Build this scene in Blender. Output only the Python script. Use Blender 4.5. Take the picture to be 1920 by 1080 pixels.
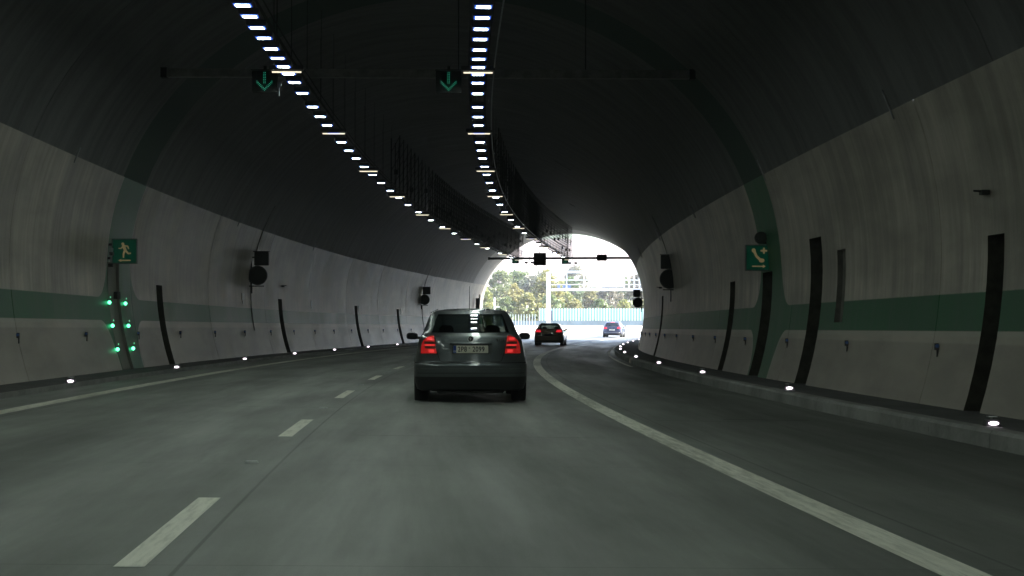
import bpy, math, random
import numpy as np
from mathutils import Vector, Matrix
random.seed(7); rng = np.random.RandomState(7)
R = math.radians
scene = bpy.context.scene
for o in list(bpy.data.objects): bpy.data.objects.remove(o)
C = scene.collection
# ---------------------------------------------------------------- camera, sky, sun, exposure
CAM_H = 1.1074
cd = bpy.data.cameras.new('camera'); cam = bpy.data.objects.new('camera', cd); C.objects.link(cam)
cam.location = (0, 0, CAM_H); cam.rotation_euler = (R(90) + 0.023383, 0, 0)
cd.sensor_width = 36; cd.lens = 3091.6 / 1920 * 36; cd.clip_start = .1; cd.clip_end = 6000
scene.camera = cam
SUN = Vector((0.85, 0.03, 0.55)).normalized()        # towards the sun: from the right, a little ahead
SUN_EL = math.asin(SUN.z); SUN_AZ = math.atan2(SUN.x, SUN.y)
W = bpy.data.worlds.new('World'); scene.world = W; W.use_nodes = True
wn = W.node_tree; wn.nodes.clear()
sky = wn.nodes.new('ShaderNodeTexSky'); sky.sky_type = 'NISHITA'; sky.sun_disc = False
sky.sun_elevation = SUN_EL; sky.sun_rotation = SUN_AZ; sky.dust_density = 2.0
bg = wn.nodes.new('ShaderNodeBackground'); bg.inputs[1].default_value = 0.12
wo = wn.nodes.new('ShaderNodeOutputWorld')
wn.links.new(sky.outputs[0], bg.inputs[0]); wn.links.new(bg.outputs[0], wo.inputs[0])
sl = bpy.data.lights.new('sun', 'SUN'); sl.energy = 4.0; sl.angle = R(.5); sl.color = (1, .95, .88)
so = bpy.data.objects.new('sun', sl); C.objects.link(so); so.rotation_euler = (-SUN).to_track_quat('-Z', 'Y').to_euler()
scene.view_settings.view_transform = 'Standard'; scene.view_settings.look = 'None'
scene.view_settings.exposure = 3.2; scene.view_settings.gamma = 1
scene.view_settings.use_curve_mapping = False
scene.cycles.use_denoising = True
scene.cycles.max_bounces = 10; scene.cycles.diffuse_bounces = 5; scene.cycles.glossy_bounces = 4
scene.cycles.transparent_max_bounces = 16; scene.cycles.sample_clamp_indirect = 6
LED_E, TUBE_E = 6.4, 0.135
# ---------------------------------------------------------------- the line of the road
S0, S1 = -170.0, 480.0
SS = np.arange(S0, S1 + .01, .5)
def kap(s):
    k = 0.000974384 + 3.47704e-05 * s - 3.11583e-07 * s * s
    k = np.where(s > 128, 0.00035 + (np.clip(s, 128, 146) - 128) / 18 * .0043, k)
    return np.where(s < 0, .000974 + np.clip(-s, 0, 40) / 40 * .004, k)
KK = kap(SS); i0 = int(round(-S0 / .5))
TH = np.concatenate([[0], np.cumsum((KK[1:] + KK[:-1]) / 2 * .5)]); TH = TH - TH[i0] - 0.0722939
CX = np.concatenate([[0], np.cumsum((np.sin(TH[1:]) + np.sin(TH[:-1])) / 2 * .5)]); CX -= CX[i0]
CY = np.concatenate([[0], np.cumsum((np.cos(TH[1:]) + np.cos(TH[:-1])) / 2 * .5)]); CY -= CY[i0]
def zprof(s):
    s = np.clip(s, 0, 158); return -2.01929e-05 * s * s + 1.69224e-07 * s ** 3
def theta(s): return float(np.interp(s, SS, TH))
def T(s, o, h=0.0):
    t = np.interp(s, SS, TH)
    return Vector((float(np.interp(s, SS, CX) + o * math.cos(t)), float(np.interp(s, SS, CY) - o * math.sin(t)),
                   float(zprof(s) - 0.015065 * o + h)))
HC, HW, TOP, HB = 2.3, 7.2, 8.6, 4.33
def Wat(h):
    if h < HC: return HW * math.sqrt(1 - ((HC - h) / HW) ** 2)
    return HW * math.sqrt(max(0, 1 - ((h - HC) / (TOP - HC)) ** 2))
def Hat(o): return HC + (TOP - HC) * math.sqrt(max(0, 1 - (o / HW) ** 2))
# ---------------------------------------------------------------- material helpers
class NT:
    def __init__(s, name):
        s.m = bpy.data.materials.new(name); s.m.use_nodes = True; s.t = s.m.node_tree; s.t.nodes.clear()
        s.out = s.t.nodes.new('ShaderNodeOutputMaterial')
    def n(s, typ, **kw):
        d = s.t.nodes.new(typ)
        for k, v in kw.items(): setattr(d, k, v)
        return d
    def l(s, a, b): s.t.links.new(a, b)
    def put(s, sock, v):
        if hasattr(v, 'is_linked') or hasattr(v, 'links'): s.l(v, sock)
        else: sock.default_value = v
    def math(s, op, a, b=0.0, c=None, clamp=False):
        d = s.n('ShaderNodeMath', operation=op); d.use_clamp = clamp
        s.put(d.inputs[0], a); s.put(d.inputs[1], b)
        if c is not None: s.put(d.inputs[2], c)
        return d.outputs[0]
    def step(s, a, lo, hi):
        d = s.n('ShaderNodeMapRange', interpolation_type='SMOOTHSTEP'); s.put(d.inputs[0], a)
        d.inputs[1].default_value = lo; d.inputs[2].default_value = hi; return d.outputs[0]
    def noise(s, vec, scale, detail=4, rough=.55):
        d = s.n('ShaderNodeTexNoise'); s.l(vec, d.inputs['Vector']); d.inputs['Scale'].default_value = scale
        d.inputs['Detail'].default_value = detail; d.inputs['Roughness'].default_value = rough; return d.outputs[0]
    def comb(s, x, y, z=0.0):
        d = s.n('ShaderNodeCombineXYZ'); s.put(d.inputs[0], x); s.put(d.inputs[1], y); s.put(d.inputs[2], z); return d.outputs[0]
    def mix(s, f, a, b, mode='MIX'):
        d = s.n('ShaderNodeMix', data_type='RGBA', blend_type=mode); s.put(d.inputs[0], f)
        for i, v in ((6, a), (7, b)):
            if isinstance(v, (tuple, list)): d.inputs[i].default_value = (*v[:3], 1)
            else: s.l(v, d.inputs[i])
        return d.outputs[2]
    def grey(s, v):
        d = s.n('ShaderNodeCombineColor'); [s.put(d.inputs[i], v) for i in range(3)]; return d.outputs[0]
    def bsdf(s, **kw):
        d = s.n('ShaderNodeBsdfPrincipled')
        for k, v in kw.items():
            if isinstance(v, (tuple, list)): d.inputs[k].default_value = (*v[:3], 1)
            else: s.put(d.inputs[k], v)
        s.l(d.outputs[0], s.out.inputs[0]); return d
    def bump(s, d, h, strength=.3, dist=.01):
        b = s.n('ShaderNodeBump'); b.inputs['Strength'].default_value = strength; b.inputs['Distance'].default_value = dist
        s.l(h, b.inputs['Height']); s.l(b.outputs[0], d.inputs['Normal'])
_M = {}
def pm(name, col, rough=.6, var=.25, scale=6.0, metal=0.0, em=None, es=0.0, coat=0.0, bump=0.0, rvar=0.1):
    if name in _M: return _M[name]
    t = NT(name); tc = t.n('ShaderNodeTexCoord'); nz = t.noise(tc.outputs['Object'], scale)
    f = t.step(nz, .3, .7)
    a = tuple(c * (1 - var) for c in col); b = tuple(min(1, c * (1 + var * .6)) for c in col)
    cc = t.mix(f, a, b)
    rr = t.math('ADD', t.math('MULTIPLY', nz, rvar), rough - rvar / 2)
    d = t.bsdf(**{'Base Color': (1, 1, 1), 'Roughness': rr, 'Metallic': metal})
    t.l(cc, d.inputs['Base Color'])
    if coat: d.inputs['Coat Weight'].default_value = coat; d.inputs['Coat Roughness'].default_value = .06
    if em: d.inputs['Emission Color'].default_value = (*em, 1); d.inputs['Emission Strength'].default_value = es
    if bump: t.bump(d, nz, bump, .004)
    _M[name] = t.m; return t.m
def emit(name, col, st):
    return pm(name, (.6, .6, .6), .4, 0.05, 5, em=col, es=st)
# ---------------------------------------------------------------- mesh helpers
class MB:
    def __init__(s): s.v = []; s.f = []; s.mi = []
    def add(s, vs, fs, mi=0):
        b = len(s.v); s.v += [tuple(v) for v in vs]; s.f += [tuple(i + b for i in f) for f in fs]; s.mi += [mi] * len(fs); return s
    def box(s, c, d, M=None, mi=0, taper=None):
        x, y, z = [q / 2 for q in d]; vs = [Vector((sx * x, sy * y, sz * z)) for sz in (-1, 1) for sy in (-1, 1) for sx in (-1, 1)]
        if taper: vs = [Vector((v.x * (taper if v.z > 0 else 1), v.y * (taper if v.z > 0 else 1), v.z)) for v in vs]
        if M is not None: vs = [M @ v for v in vs]
        c = Vector(c); vs = [v + c for v in vs]
        return s.add(vs, [(0, 2, 3, 1), (4, 5, 7, 6), (0, 1, 5, 4), (2, 6, 7, 3), (0, 4, 6, 2), (1, 3, 7, 5)], mi)
    def rbox(s, c, d, b=.01, mi=0):      # box with chamfered edges in the x-z outline
        x, y, z = [q / 2 for q in d]; pr = [(-x + b, -z), (x - b, -z), (x, -z + b), (x, z - b), (x - b, z), (-x + b, z), (-x, z - b), (-x, -z + b)]
        return s.prism([(c[0] + p[0], c[2] + p[1]) for p in pr], c[1] - y, c[1] + y, mi)
    def prism(s, poly, y0, y1, mi=0):    # polygon in x-z extruded along y
        n = len(poly); vs = [(p[0], y0, p[1]) for p in poly] + [(p[0], y1, p[1]) for p in poly]
        fs = [tuple(range(n)), tuple(range(2 * n - 1, n - 1, -1))] + [(i, n + i, n + (i + 1) % n, (i + 1) % n) for i in range(n)]
        return s.add(vs, fs, mi)
    def tube(s, pts, r, n=8, mi=0, cap=True):
        pts = [Vector(p) for p in pts]; rs = r if isinstance(r, (list, tuple)) else [r] * len(pts); b = len(s.v)
        vs = []
        for i, p in enumerate(pts):
            d = (pts[min(i + 1, len(pts) - 1)] - pts[max(i - 1, 0)]).normalized()
            u = d.cross(Vector((0, 0, 1)) if abs(d.z) < .9 else Vector((1, 0, 0))).normalized(); w = d.cross(u)
            vs += [p + (u * math.cos(2 * math.pi * k / n) + w * math.sin(2 * math.pi * k / n)) * rs[i] for k in range(n)]
        fs = [(i * n + k, i * n + (k + 1) % n, (i + 1) * n + (k + 1) % n, (i + 1) * n + k) for i in range(len(pts) - 1) for k in range(n)]
        if cap: fs += [tuple(range(n - 1, -1, -1)), tuple((len(pts) - 1) * n + k for k in range(n))]
        return s.add(vs, fs, mi)
    def disc(s, c, r, y0, y1, n=24, mi=0, rx=None):
        return s.prism([(c[0] + (rx or r) * math.cos(2 * math.pi * k / n), c[1] + r * math.sin(2 * math.pi * k / n)) for k in range(n)], y0, y1, mi)
    def build(s, name, mats, parent=None, smooth=False, bevel=0.0):
        me = bpy.data.meshes.new(name); me.from_pydata(s.v, [], s.f)
        mats = mats if isinstance(mats, (list, tuple)) else [mats]
        for m in mats: me.materials.append(m)
        for p, i in zip(me.polygons, s.mi): p.material_index = i; p.use_smooth = smooth
        me.update(); o = bpy.data.objects.new(name, me); C.objects.link(o)
        if parent: o.parent = parent
        if bevel:
            b = o.modifiers.new('bevel', 'BEVEL'); b.width = bevel; b.segments = 2; b.limit_method = 'ANGLE'
        return o
def tag(o, label=None, cat=None, group=None, kind=None):
    if label: o['label'] = label
    if cat: o['category'] = cat
    if group: o['group'] = group
    if kind: o['kind'] = kind
    return o
def thing(name, label, cat, loc=(0, 0, 0), rz=0.0, group=None):
    o = bpy.data.objects.new(name, None); C.objects.link(o); o.location = loc; o.rotation_euler = (0, 0, rz); o.empty_display_size = .2
    return tag(o, label, cat, group)
def copy_tree(o, parent=None):
    c = o.copy(); C.objects.link(c); c.parent = parent
    for ch in list(o.children): copy_tree(ch, c)
    return c
def at(s, o, h=0.0): return T(s, o, h), -theta(s)
ORD = ['first','second','third','fourth','fifth','sixth','seventh','eighth','ninth','tenth','eleventh','twelfth','thirteenth','fourteenth','fifteenth','sixteenth','seventeenth','eighteenth','nineteenth','twentieth']
def ordn(i):
    if i < 20: return ORD[i]
    t = {2: 'twenty', 3: 'thirty', 4: 'forty', 5: 'fifty', 6: 'sixty'}; te = {2: 'twentieth', 3: 'thirtieth', 4: 'fortieth', 5: 'fiftieth', 6: 'sixtieth'}
    a, b = divmod(i + 1, 10); return te[a] if b == 0 else t[a] + '-' + ORD[b - 1]
# ---------------------------------------------------------------- setting materials
def uv(t):
    u = t.n('ShaderNodeUVMap', uv_map='UVMap'); sp = t.n('ShaderNodeSeparateXYZ'); t.l(u.outputs[0], sp.inputs[0]); return sp.outputs[0], sp.outputs[1]
# road: u = distance along, v = offset
def road_mat(name='road_concrete', gain=1.0):
    t = NT(name); u, v = uv(t)
    stre = t.noise(t.comb(t.math('MULTIPLY', u, .07), t.math('MULTIPLY', v, .9)), 1.3, 5, .6)
    fine = t.noise(t.comb(t.math('MULTIPLY', u, .5), t.math('MULTIPLY', v, 6.0)), 3.0, 6, .7)
    blot = t.noise(t.comb(t.math('MULTIPLY', u, .12), t.math('MULTIPLY', v, .5)), 1.2, 4, .6)
    grain = t.noise(t.comb(u, v), 60, 3, .7)
    val = t.math('ADD', t.math('MULTIPLY', t.step(stre, .25, .8), .05), t.math('MULTIPLY', t.step(blot, .3, .7), .065))
    val = t.math('ADD', val, t.math('MULTIPLY', fine, .05)); val = t.math('ADD', val, t.math('MULTIPLY', grain, .05))
    val = t.math('ADD', val, .035)
    # polished wheel tracks and oily lane middle
    def stripe(c, w): return t.math('SUBTRACT', 1.0, t.step(t.math('ABSOLUTE', t.math('SUBTRACT', v, c)), w * .2, w))
    for c in (-4.1, -2.3, -.2, 1.6): val = t.math('MULTIPLY', val, t.math('ADD', 1.0, t.math('MULTIPLY', stripe(c, .55), .22)))
    for c in (-3.2, .7, 4.6): val = t.math('MULTIPLY', val, t.math('SUBTRACT', 1.0, t.math('MULTIPLY', stripe(c, .5), .16)))
    # right-hand lane is darker
    val = t.math('MULTIPLY', val, t.math('SUBTRACT', 1.0, t.math('MULTIPLY', t.step(v, 2.9, 4.2), .30)))
    val = t.math('MULTIPLY', val, t.math('ADD', 1.0, t.math('MULTIPLY', t.math('SUBTRACT', 1.0, t.step(v, -2.4, -1.0)), .22)))  # left lanes lightened, painting in the sheen of the LED row
    patch = t.noise(t.comb(t.math('MULTIPLY', u, .16), t.math('MULTIPLY', v, .35), 4.0), 1.6, 6, .65); val = t.math('MULTIPLY', val, t.math('ADD', .90, t.math('MULTIPLY', t.step(patch, .3, .7), .26)))
    # joints
    for c in (2.93, -1.0, -4.75):
        j = t.math('SUBTRACT', 1.0, t.step(t.math('ABSOLUTE', t.math('SUBTRACT', v, c)), .006, .016))
        val = t.math('MULTIPLY', val, t.math('SUBTRACT', 1.0, t.math('MULTIPLY', j, .5)))
    ft = t.math('ABSOLUTE', t.math('SUBTRACT', t.math('FRACT', t.math('ADD', t.math('DIVIDE', u, 5.6), .13)), .5))
    j = t.math('SUBTRACT', 1.0, t.step(ft, .0006, .0024)); val = t.math('MULTIPLY', val, t.math('SUBTRACT', 1.0, t.math('MULTIPLY', j, .35)))
    cr = t.n('ShaderNodeCombineColor'); t.l(t.math('MULTIPLY', val, .97 * gain), cr.inputs[0]); t.l(t.math('MULTIPLY', val, 1.01 * gain), cr.inputs[1]); t.l(t.math('MULTIPLY', val, .925 * gain if gain > 1 else .97 * gain), cr.inputs[2])
    rg = t.math('SUBTRACT', .62, t.math('MULTIPLY', t.step(stre, .35, .75), .2))
    d = t.bsdf(**{'Roughness': rg, 'Specular IOR Level': .5}); t.l(cr.outputs[0], d.inputs['Base Color']); t.bump(d, grain, .35, .004); return t.m
M_ROAD = road_mat('road_concrete', 1.1); M_ASPH = road_mat('road_asphalt', .55)
def conc(name, base, tint=(1, 1, .95), rough=.8, dark=.5):
    t = NT(name); tc = t.n('ShaderNodeTexCoord'); g = t.noise(tc.outputs['Object'], .9, 5, .65); g2 = t.noise(tc.outputs['Object'], 14, 4, .7)
    val = t.math('MULTIPLY', t.math('ADD', t.math('MULTIPLY', t.step(g, .3, .7), dark), t.math('MULTIPLY', g2, .4)), base)
    val = t.math('ADD', val, base * .45)
    cr = t.n('ShaderNodeCombineColor')
    for i in range(3): t.l(t.math('MULTIPLY', val, tint[i]), cr.inputs[i])
    d = t.bsdf(Roughness=rough); t.l(cr.outputs[0], d.inputs['Base Color']); t.bump(d, g2, .3, .006); return t.m
M_KERB = conc('kerb_concrete', .23); M_WALK = conc('walkway_concrete', .06, (1, 1, 1)); M_OUT = conc('barrier_concrete', .30, (1, .98, .94))
# tunnel wall: u = distance, v = height ; attribute off = signed offset
def wall_mat(side):
    t = NT('tunnel_wall_paint'); u, v = uv(t)
    st = t.noise(t.comb(t.math('MULTIPLY', u, 2.1), t.math('MULTIPLY', v, .22), 3.0 + side), 1.5, 5, .62)
    st2 = t.noise(t.comb(t.math('MULTIPLY', u, 7.0), t.math('MULTIPLY', v, .35), 8.0 + side), 1.0, 4, .7)
    bl = t.noise(t.comb(t.math('MULTIPLY', u, .25), t.math('MULTIPLY', v, .8), side), 1.3, 4, .6)
    gr = t.noise(t.comb(u, v), 25, 3, .7)
    upper = t.step(v, 1.3, 2.1)
    sm = t.math('ADD', t.math('MULTIPLY', t.step(st, .32, .68), .38), t.math('ADD', t.math('MULTIPLY', t.step(st2, .3, .7), .24), t.math('MULTIPLY', t.step(t.noise(t.comb(t.math('MULTIPLY', u, .55), t.math('MULTIPLY', v, .12), 5.0 + side), 1.3, 4, .6), .35, .65), .38)))
    amp = t.math('ADD', t.math('MULTIPLY', upper, .75), .14)
    val = t.math('MULTIPLY', t.math('ADD', t.math('MULTIPLY', t.math('SUBTRACT', sm, .5), amp), 1.0), .275)
    val = t.math('MULTIPLY', val, t.math('ADD', .78, t.math('MULTIPLY', t.step(bl, .3, .7), .34)))
    val = t.math('MULTIPLY', val, t.math('ADD', .92, t.math('MULTIPLY', gr, .16)))
    # road dirt thrown against the foot of the wall, and a paler cleaned strip under the band
    foot = t.math('SUBTRACT', 1.0, t.step(t.math('ADD', v, t.math('MULTIPLY', st, .25)), .05, .42)); val = t.math('MULTIPLY', val, t.math('ADD', 1.0, t.math('MULTIPLY', foot, .25)))
    pale = t.math('MULTIPLY', t.step(v, .98, 1.02), t.math('SUBTRACT', 1.0, t.step(v, 1.15, 1.18))); val = t.math('MULTIPLY', val, t.math('ADD', 1.0, t.math('MULTIPLY', pale, .28)))
    pale2 = t.math('MULTIPLY', t.step(v, 1.62, 1.68), t.math('SUBTRACT', 1.0, t.step(v, 1.7, 2.5))); val = t.math('MULTIPLY', val, t.math('ADD', 1.0, t.math('MULTIPLY', t.math('MULTIPLY', pale2, sm), .35)))
    cr = t.n('ShaderNodeCombineColor')
    for i, q in enumerate((1.09, .985, .85)): t.l(t.math('MULTIPLY', val, q), cr.inputs[i])
    # green escape band joined to an upright strip with rounded corners
    uc, hw = ((37.75, 1.15) if side < 0 else (34.75, 1.2)); r = 1.0
    d1 = t.math('SUBTRACT', t.math('ABSOLUTE', t.math('SUBTRACT', v, 1.41)), .245)
    d2 = t.math('SUBTRACT', t.math('ABSOLUTE', t.math('SUBTRACT', u, uc)), hw)
    a = t.math('MAXIMUM', t.math('SUBTRACT', r, d1), 0.0); b = t.math('MAXIMUM', t.math('SUBTRACT', r, d2), 0.0)
    d = t.math('SUBTRACT', t.math('MAXIMUM', t.math('MINIMUM', d1, d2), r), t.math('SQRT', t.math('ADD', t.math('MULTIPLY', a, a), t.math('MULTIPLY', b, b))))
    wob = t.math('MULTIPLY', t.math('SUBTRACT', gr, .5), .02)
    g = t.math('SUBTRACT', 1.0, t.step(t.math('ADD', d, wob), -.006, .012))
    rim = t.math('MULTIPLY', t.step(d, 0.0, .012), t.math('SUBTRACT', 1.0, t.step(d, .05, .09)))
    low = t.math('SUBTRACT', 1.0, t.step(v, 1.1, 1.2))
    c0 = t.mix(t.math('MULTIPLY', t.math('MULTIPLY', rim, low), .35), cr.outputs[0], (.36, .38, .33))
    gm = t.math('ADD', .75, t.math('MULTIPLY', sm, .5)); grn = t.mix(1.0, (.022, .098, .045), t.grey(gm), 'MULTIPLY')
    c1 = t.mix(g, c0, grn)
    bs = t.bsdf(**{'Roughness': t.math('ADD', .43, t.math('MULTIPLY', sm, .14)), 'Specular IOR Level': .38}); t.l(c1, bs.inputs['Base Color']); t.bump(bs, st2, .25, .006); return t.m
M_WALL = {-1: wall_mat(-1), 1: wall_mat(1)}
def vault_mat():
    t = NT('vault_dark_coating'); u, v = uv(t); at_ = t.n('ShaderNodeAttribute', attribute_name='off')
    st = t.noise(t.comb(t.math('MULTIPLY', u, 1.6), t.math('MULTIPLY', at_.outputs['Fac'], .25)), 1.4, 5, .6)
    gr = t.noise(t.comb(u, t.math('MULTIPLY', at_.outputs['Fac'], 1.0)), 7, 3, .7)
    val = t.math('ADD', t.math('MULTIPLY', t.step(st, .3, .7), .045), t.math('MULTIPLY', gr, .04)); val = t.math('ADD', val, .054)
    near = t.math('SUBTRACT', 1.0, t.step(v, HB, HB + .9)); val = t.math('ADD', val, t.math('MULTIPLY', t.math('MULTIPLY', near, st), .03))
    # uncoated concrete ring at the portal
    raw = t.step(u, 126.9, 127.1); val2 = t.math('ADD', .16, t.math('MULTIPLY', st, .16)); 
    c0 = t.grey(val); cr = t.mix(raw, c0, t.grey(val2))
    uc = t.math('ADD', 36.2, t.math('MULTIPLY', at_.outputs['Fac'], -.21))
    d = t.math('SUBTRACT', t.math('ABSOLUTE', t.math('SUBTRACT', u, uc)), 1.15)
    g = t.math('SUBTRACT', 1.0, t.step(d, -.01, .01)); rim = t.math('MULTIPLY', t.step(d, 0.0, .02), t.math('SUBTRACT', 1.0, t.step(d, .07, .1)))
    c1 = t.mix(t.math('MULTIPLY', rim, .6), cr, (.10, .11, .10)); c2 = t.mix(g, c1, (.030, .058, .044))
    bs = t.bsdf(**{'Roughness': .7, 'Specular IOR Level': .3}); t.l(c2, bs.inputs['Base Color']); t.bump(bs, gr, .3, .01); return t.m
M_VAULT = vault_mat()
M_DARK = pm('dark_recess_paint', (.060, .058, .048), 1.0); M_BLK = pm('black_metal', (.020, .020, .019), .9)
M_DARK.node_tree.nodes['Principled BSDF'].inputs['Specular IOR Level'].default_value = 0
M_GREYM = pm('galvanised_steel', (.32, .33, .34), .45, metal=.7); M_DGREY = pm('dark_grey_metal', (.05, .05, .052), .5)
M_WHITE = pm('road_paint_dummy', (.5, .5, .48), .6)
def line_mat():
    t = NT('road_marking_paint'); u, v = uv(t)
    a = t.noise(t.comb(t.math('MULTIPLY', u, .8), t.math('MULTIPLY', v, 9)), 2.0, 6, .7); b = t.noise(t.comb(t.math('MULTIPLY', u, .15), v), 1.0, 3, .5)
    f = t.step(t.math('ADD', t.math('MULTIPLY', a, .6), t.math('MULTIPLY', b, .5)), .38, .66)
    c = t.mix(f, (.36, .36, .30), (.76, .75, .65)); d = t.bsdf(Roughness=.6); t.l(c, d.inputs['Base Color']); t.bump(d, a, .2, .003); return t.m
M_LINE = line_mat()
# ---------------------------------------------------------------- ribbons along the road
def ribbon(name, mat, prof, s0, s1, ds=1.0, parent=None, smooth=False, caps=False):
    """prof: list of (offset, height) swept from s0 to s1; UV = (s, offset)"""
    n = max(1, int(math.ceil((s1 - s0) / ds))); sv = [s0 + (s1 - s0) * i / n for i in range(n + 1)]; k = len(prof)
    vs = [T(s, o, h) for s in sv for o, h in prof]; uvs = [(s, o) for s in sv for o, h in prof]
    fs = [(i * k + j, i * k + j + 1, (i + 1) * k + j + 1, (i + 1) * k + j) for i in range(n) for j in range(k - 1)]
    if caps: fs += [tuple(range(k - 1, -1, -1)), tuple(n * k + j for j in range(k))]
    me = bpy.data.meshes.new(name); me.from_pydata([tuple(v) for v in vs], [], fs)
    ul = me.uv_layers.new(name='UVMap')
    for lp in me.loops: ul.data[lp.index].uv = uvs[lp.vertex_index]
    me.materials.append(mat)
    for p in me.polygons: p.use_smooth = smooth
    me.update(); o = bpy.data.objects.new(name, me); C.objects.link(o)
    if parent: o.parent = parent
    return o
road = tag(ribbon('road', M_ROAD, [(-5.92, 0), (-3, 0), (0, 0), (3, 0), (5.72, 0)], -168, 134, 1.0), 'grey concrete road surface curving right through the tunnel', kind='structure')
road2 = tag(ribbon('road_outside', M_ASPH, [(-8.4, 0), (-4, 0), (0, 0), (5, 0), (12, 0)], 134, 400, 1.5), 'sunlit road surface beyond the tunnel mouth', kind='structure')
def line(name, o0, w, s0, s1, label, ds=1.0):
    return tag(ribbon(name, M_LINE, [(o0 - w / 2, .004), (o0 + w / 2, .004)], s0, s1, ds), label, kind='structure')
line('right_edge_line', 2.604, .24, -60, 380, 'wide white line on the right of the driving lane')
line('left_edge_line', -4.97, .24, -60, 380, 'wide white line along the left edge of the road')
line('kerb_edge_line', 5.45, .11, 50, 380, 'thin pale line beside the far right kerb')
for i in range(-6, 28):
    a = 7.585 + 8.908 * i
    tag(ribbon('lane_dash', M_LINE, [(-1.29, .004), (-1.15, .004)], a, a + 3.03, .8), 'short white dash of the line between the lanes', kind='structure')
tag(ribbon('left_walkway', M_WALK, [(-5.92, -.02), (-5.90, .06), (-5.96, .075), (-7.1, .06)], -168, 134, 1.0), 'low dark kerbed walkway along the left wall', kind='structure')
tag(ribbon('right_walkway', M_WALK, [(5.93, .178), (7.1, .165)], -168, 134, 1.0), 'dark raised walkway along the right wall', kind='structure')
tag(ribbon('left_kerb_edge', M_KERB, [(-5.94, .0795), (-5.885, .0795), (-5.885, -.01)], -168, 134, 1.0), 'worn pale edge of the left kerb', kind='structure')
M_CRK = pm('tar_seal', (.02, .02, .02), .6, .3, 9)
for s0_, o0_, L_, w_ in ((20.6, 3.9, .10, 1.1), (20.2, 3.0, .05, 1.5), (34.5, 4.0, .14, .9), (45.5, 3.6, .16, .8), (29.4, 3.4, .06, 2.2), (16.8, -.6, .02, 2.6), (22.4, -3.2, .02, 2.4)):
    tag(ribbon('tar_seal', M_CRK, [(o0_ + w_ * k / 6, .004) for k in range(7)], s0_, s0_ + L_, .1), 'thin dark sealed joint across the road', kind='structure')
# right kerb stones, each a part of the kerb
kerb = thing('kerb', 'pale concrete kerb of long stones along the right walkway', 'kerb', T(0, 5.8, 0)); kerb['kind'] = 'structure'; del kerb['category']
a = -30.0; k = 0
def stone(s0, s1, gap=.012, lower=0):
    kp = kerb.location
    prof = [(5.715, -.03), (5.725, .145), (5.755, .178), (5.93, .182), (5.93, -.03)]
    n = max(1, int((s1 - s0) / 1.0)); sv = [s0 + gap / 2 + (s1 - s0 - gap) * i / n for i in range(n + 1)]; m = MB(); kk = len(prof)
    vs = [T(s, o, h - lower) - kp for s in sv for o, h in prof]
    fs = [(i * kk + j, i * kk + j + 1, (i + 1) * kk + j + 1, (i + 1) * kk + j) for i in range(n) for j in range(kk - 1)] + [tuple(range(kk - 1, -1, -1)), tuple(n * kk + j for j in range(kk))]
    m.add(vs, fs).build('kerb_stone', M_KERB, kerb)
while a < 134:
    L = 2.0 if a < 60 else 4.0
    b = min(a + L, 134)
    if 34.0 < a + L and a < 34.0 or 55.5 < a + L and a < 55.5:
        c = 34.0 if a < 40 else 55.5
        stone(a, c - .35); stone(c + .35, b); MB().add([T(s, o, .01) - kerb.location for s, o in ((c - .35, 5.80), (c + .35, 5.80), (c + .35, 5.93), (c - .35, 5.93))], [(0, 1, 2, 3)]).box(T(c, 5.86, .06) - kerb.location, (.1, .66, .1), Matrix.Rotation(-theta(c), 3, 'Z')).build('drain_inlet', M_DARK, kerb)
    else: stone(a, b)
    a = b
# ---------------------------------------------------------------- tunnel lining, block by block
tunnel = thing('tunnel', 'curved road tunnel with pale lower walls, green band and dark vault', 'tunnel')
GRV = {-1: [(1.9, 2.6, 2.1), (21.9, 22.6, 2.1), (41.9, 42.6, 2.08), (61.9, 62.7, 2.08), (81.6, 82.4, 2.08), (95.6, 96.4, 2.05), (113.6, 114.4, 2.05), (36.65, 37.75, 2.45)],
        1: [(-.5, .3, 2.4), (9.7, 10.4, 2.4), (19.75, 20.35, 2.36), (29.6, 30.6, 2.86), (34.6, 35.75, 2.4), (39.8, 40.6, 2.33), (60.6, 61.5, 2.38), (80.6, 81.5, 2.38), (100.6, 101.5, 2.4), (27.8, 28.4, 2.55)]}
SPECIAL = {(-1, 36.65): 'door', (1, 27.8): 'cab'}
JOINT = .022
def mesh_uv(name, vs, fs, uvs, mat, parent, off=None, smooth=True, k=0):
    me = bpy.data.meshes.new(name); me.from_pydata([tuple(v) for v in vs], [], fs); ul = me.uv_layers.new(name='UVMap')
    for lp in me.loops: ul.data[lp.index].uv = uvs[lp.vertex_index]
    if off is not None:
        at_ = me.attributes.new('off', 'FLOAT', 'POINT'); at_.data.foreach_set('value', off)
    me.materials.append(mat)
    for p in me.polygons: p.use_smooth = smooth
    if k:
        nr = len(vs) // k
        for e in me.edges:
            a_, b_ = e.vertices
            if a_ // k == b_ // k and a_ // k in (1, nr - 2): e.use_edge_sharp = True
    me.update(); o = bpy.data.objects.new(name, me); C.objects.link(o); o.parent = parent; return o
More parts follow.
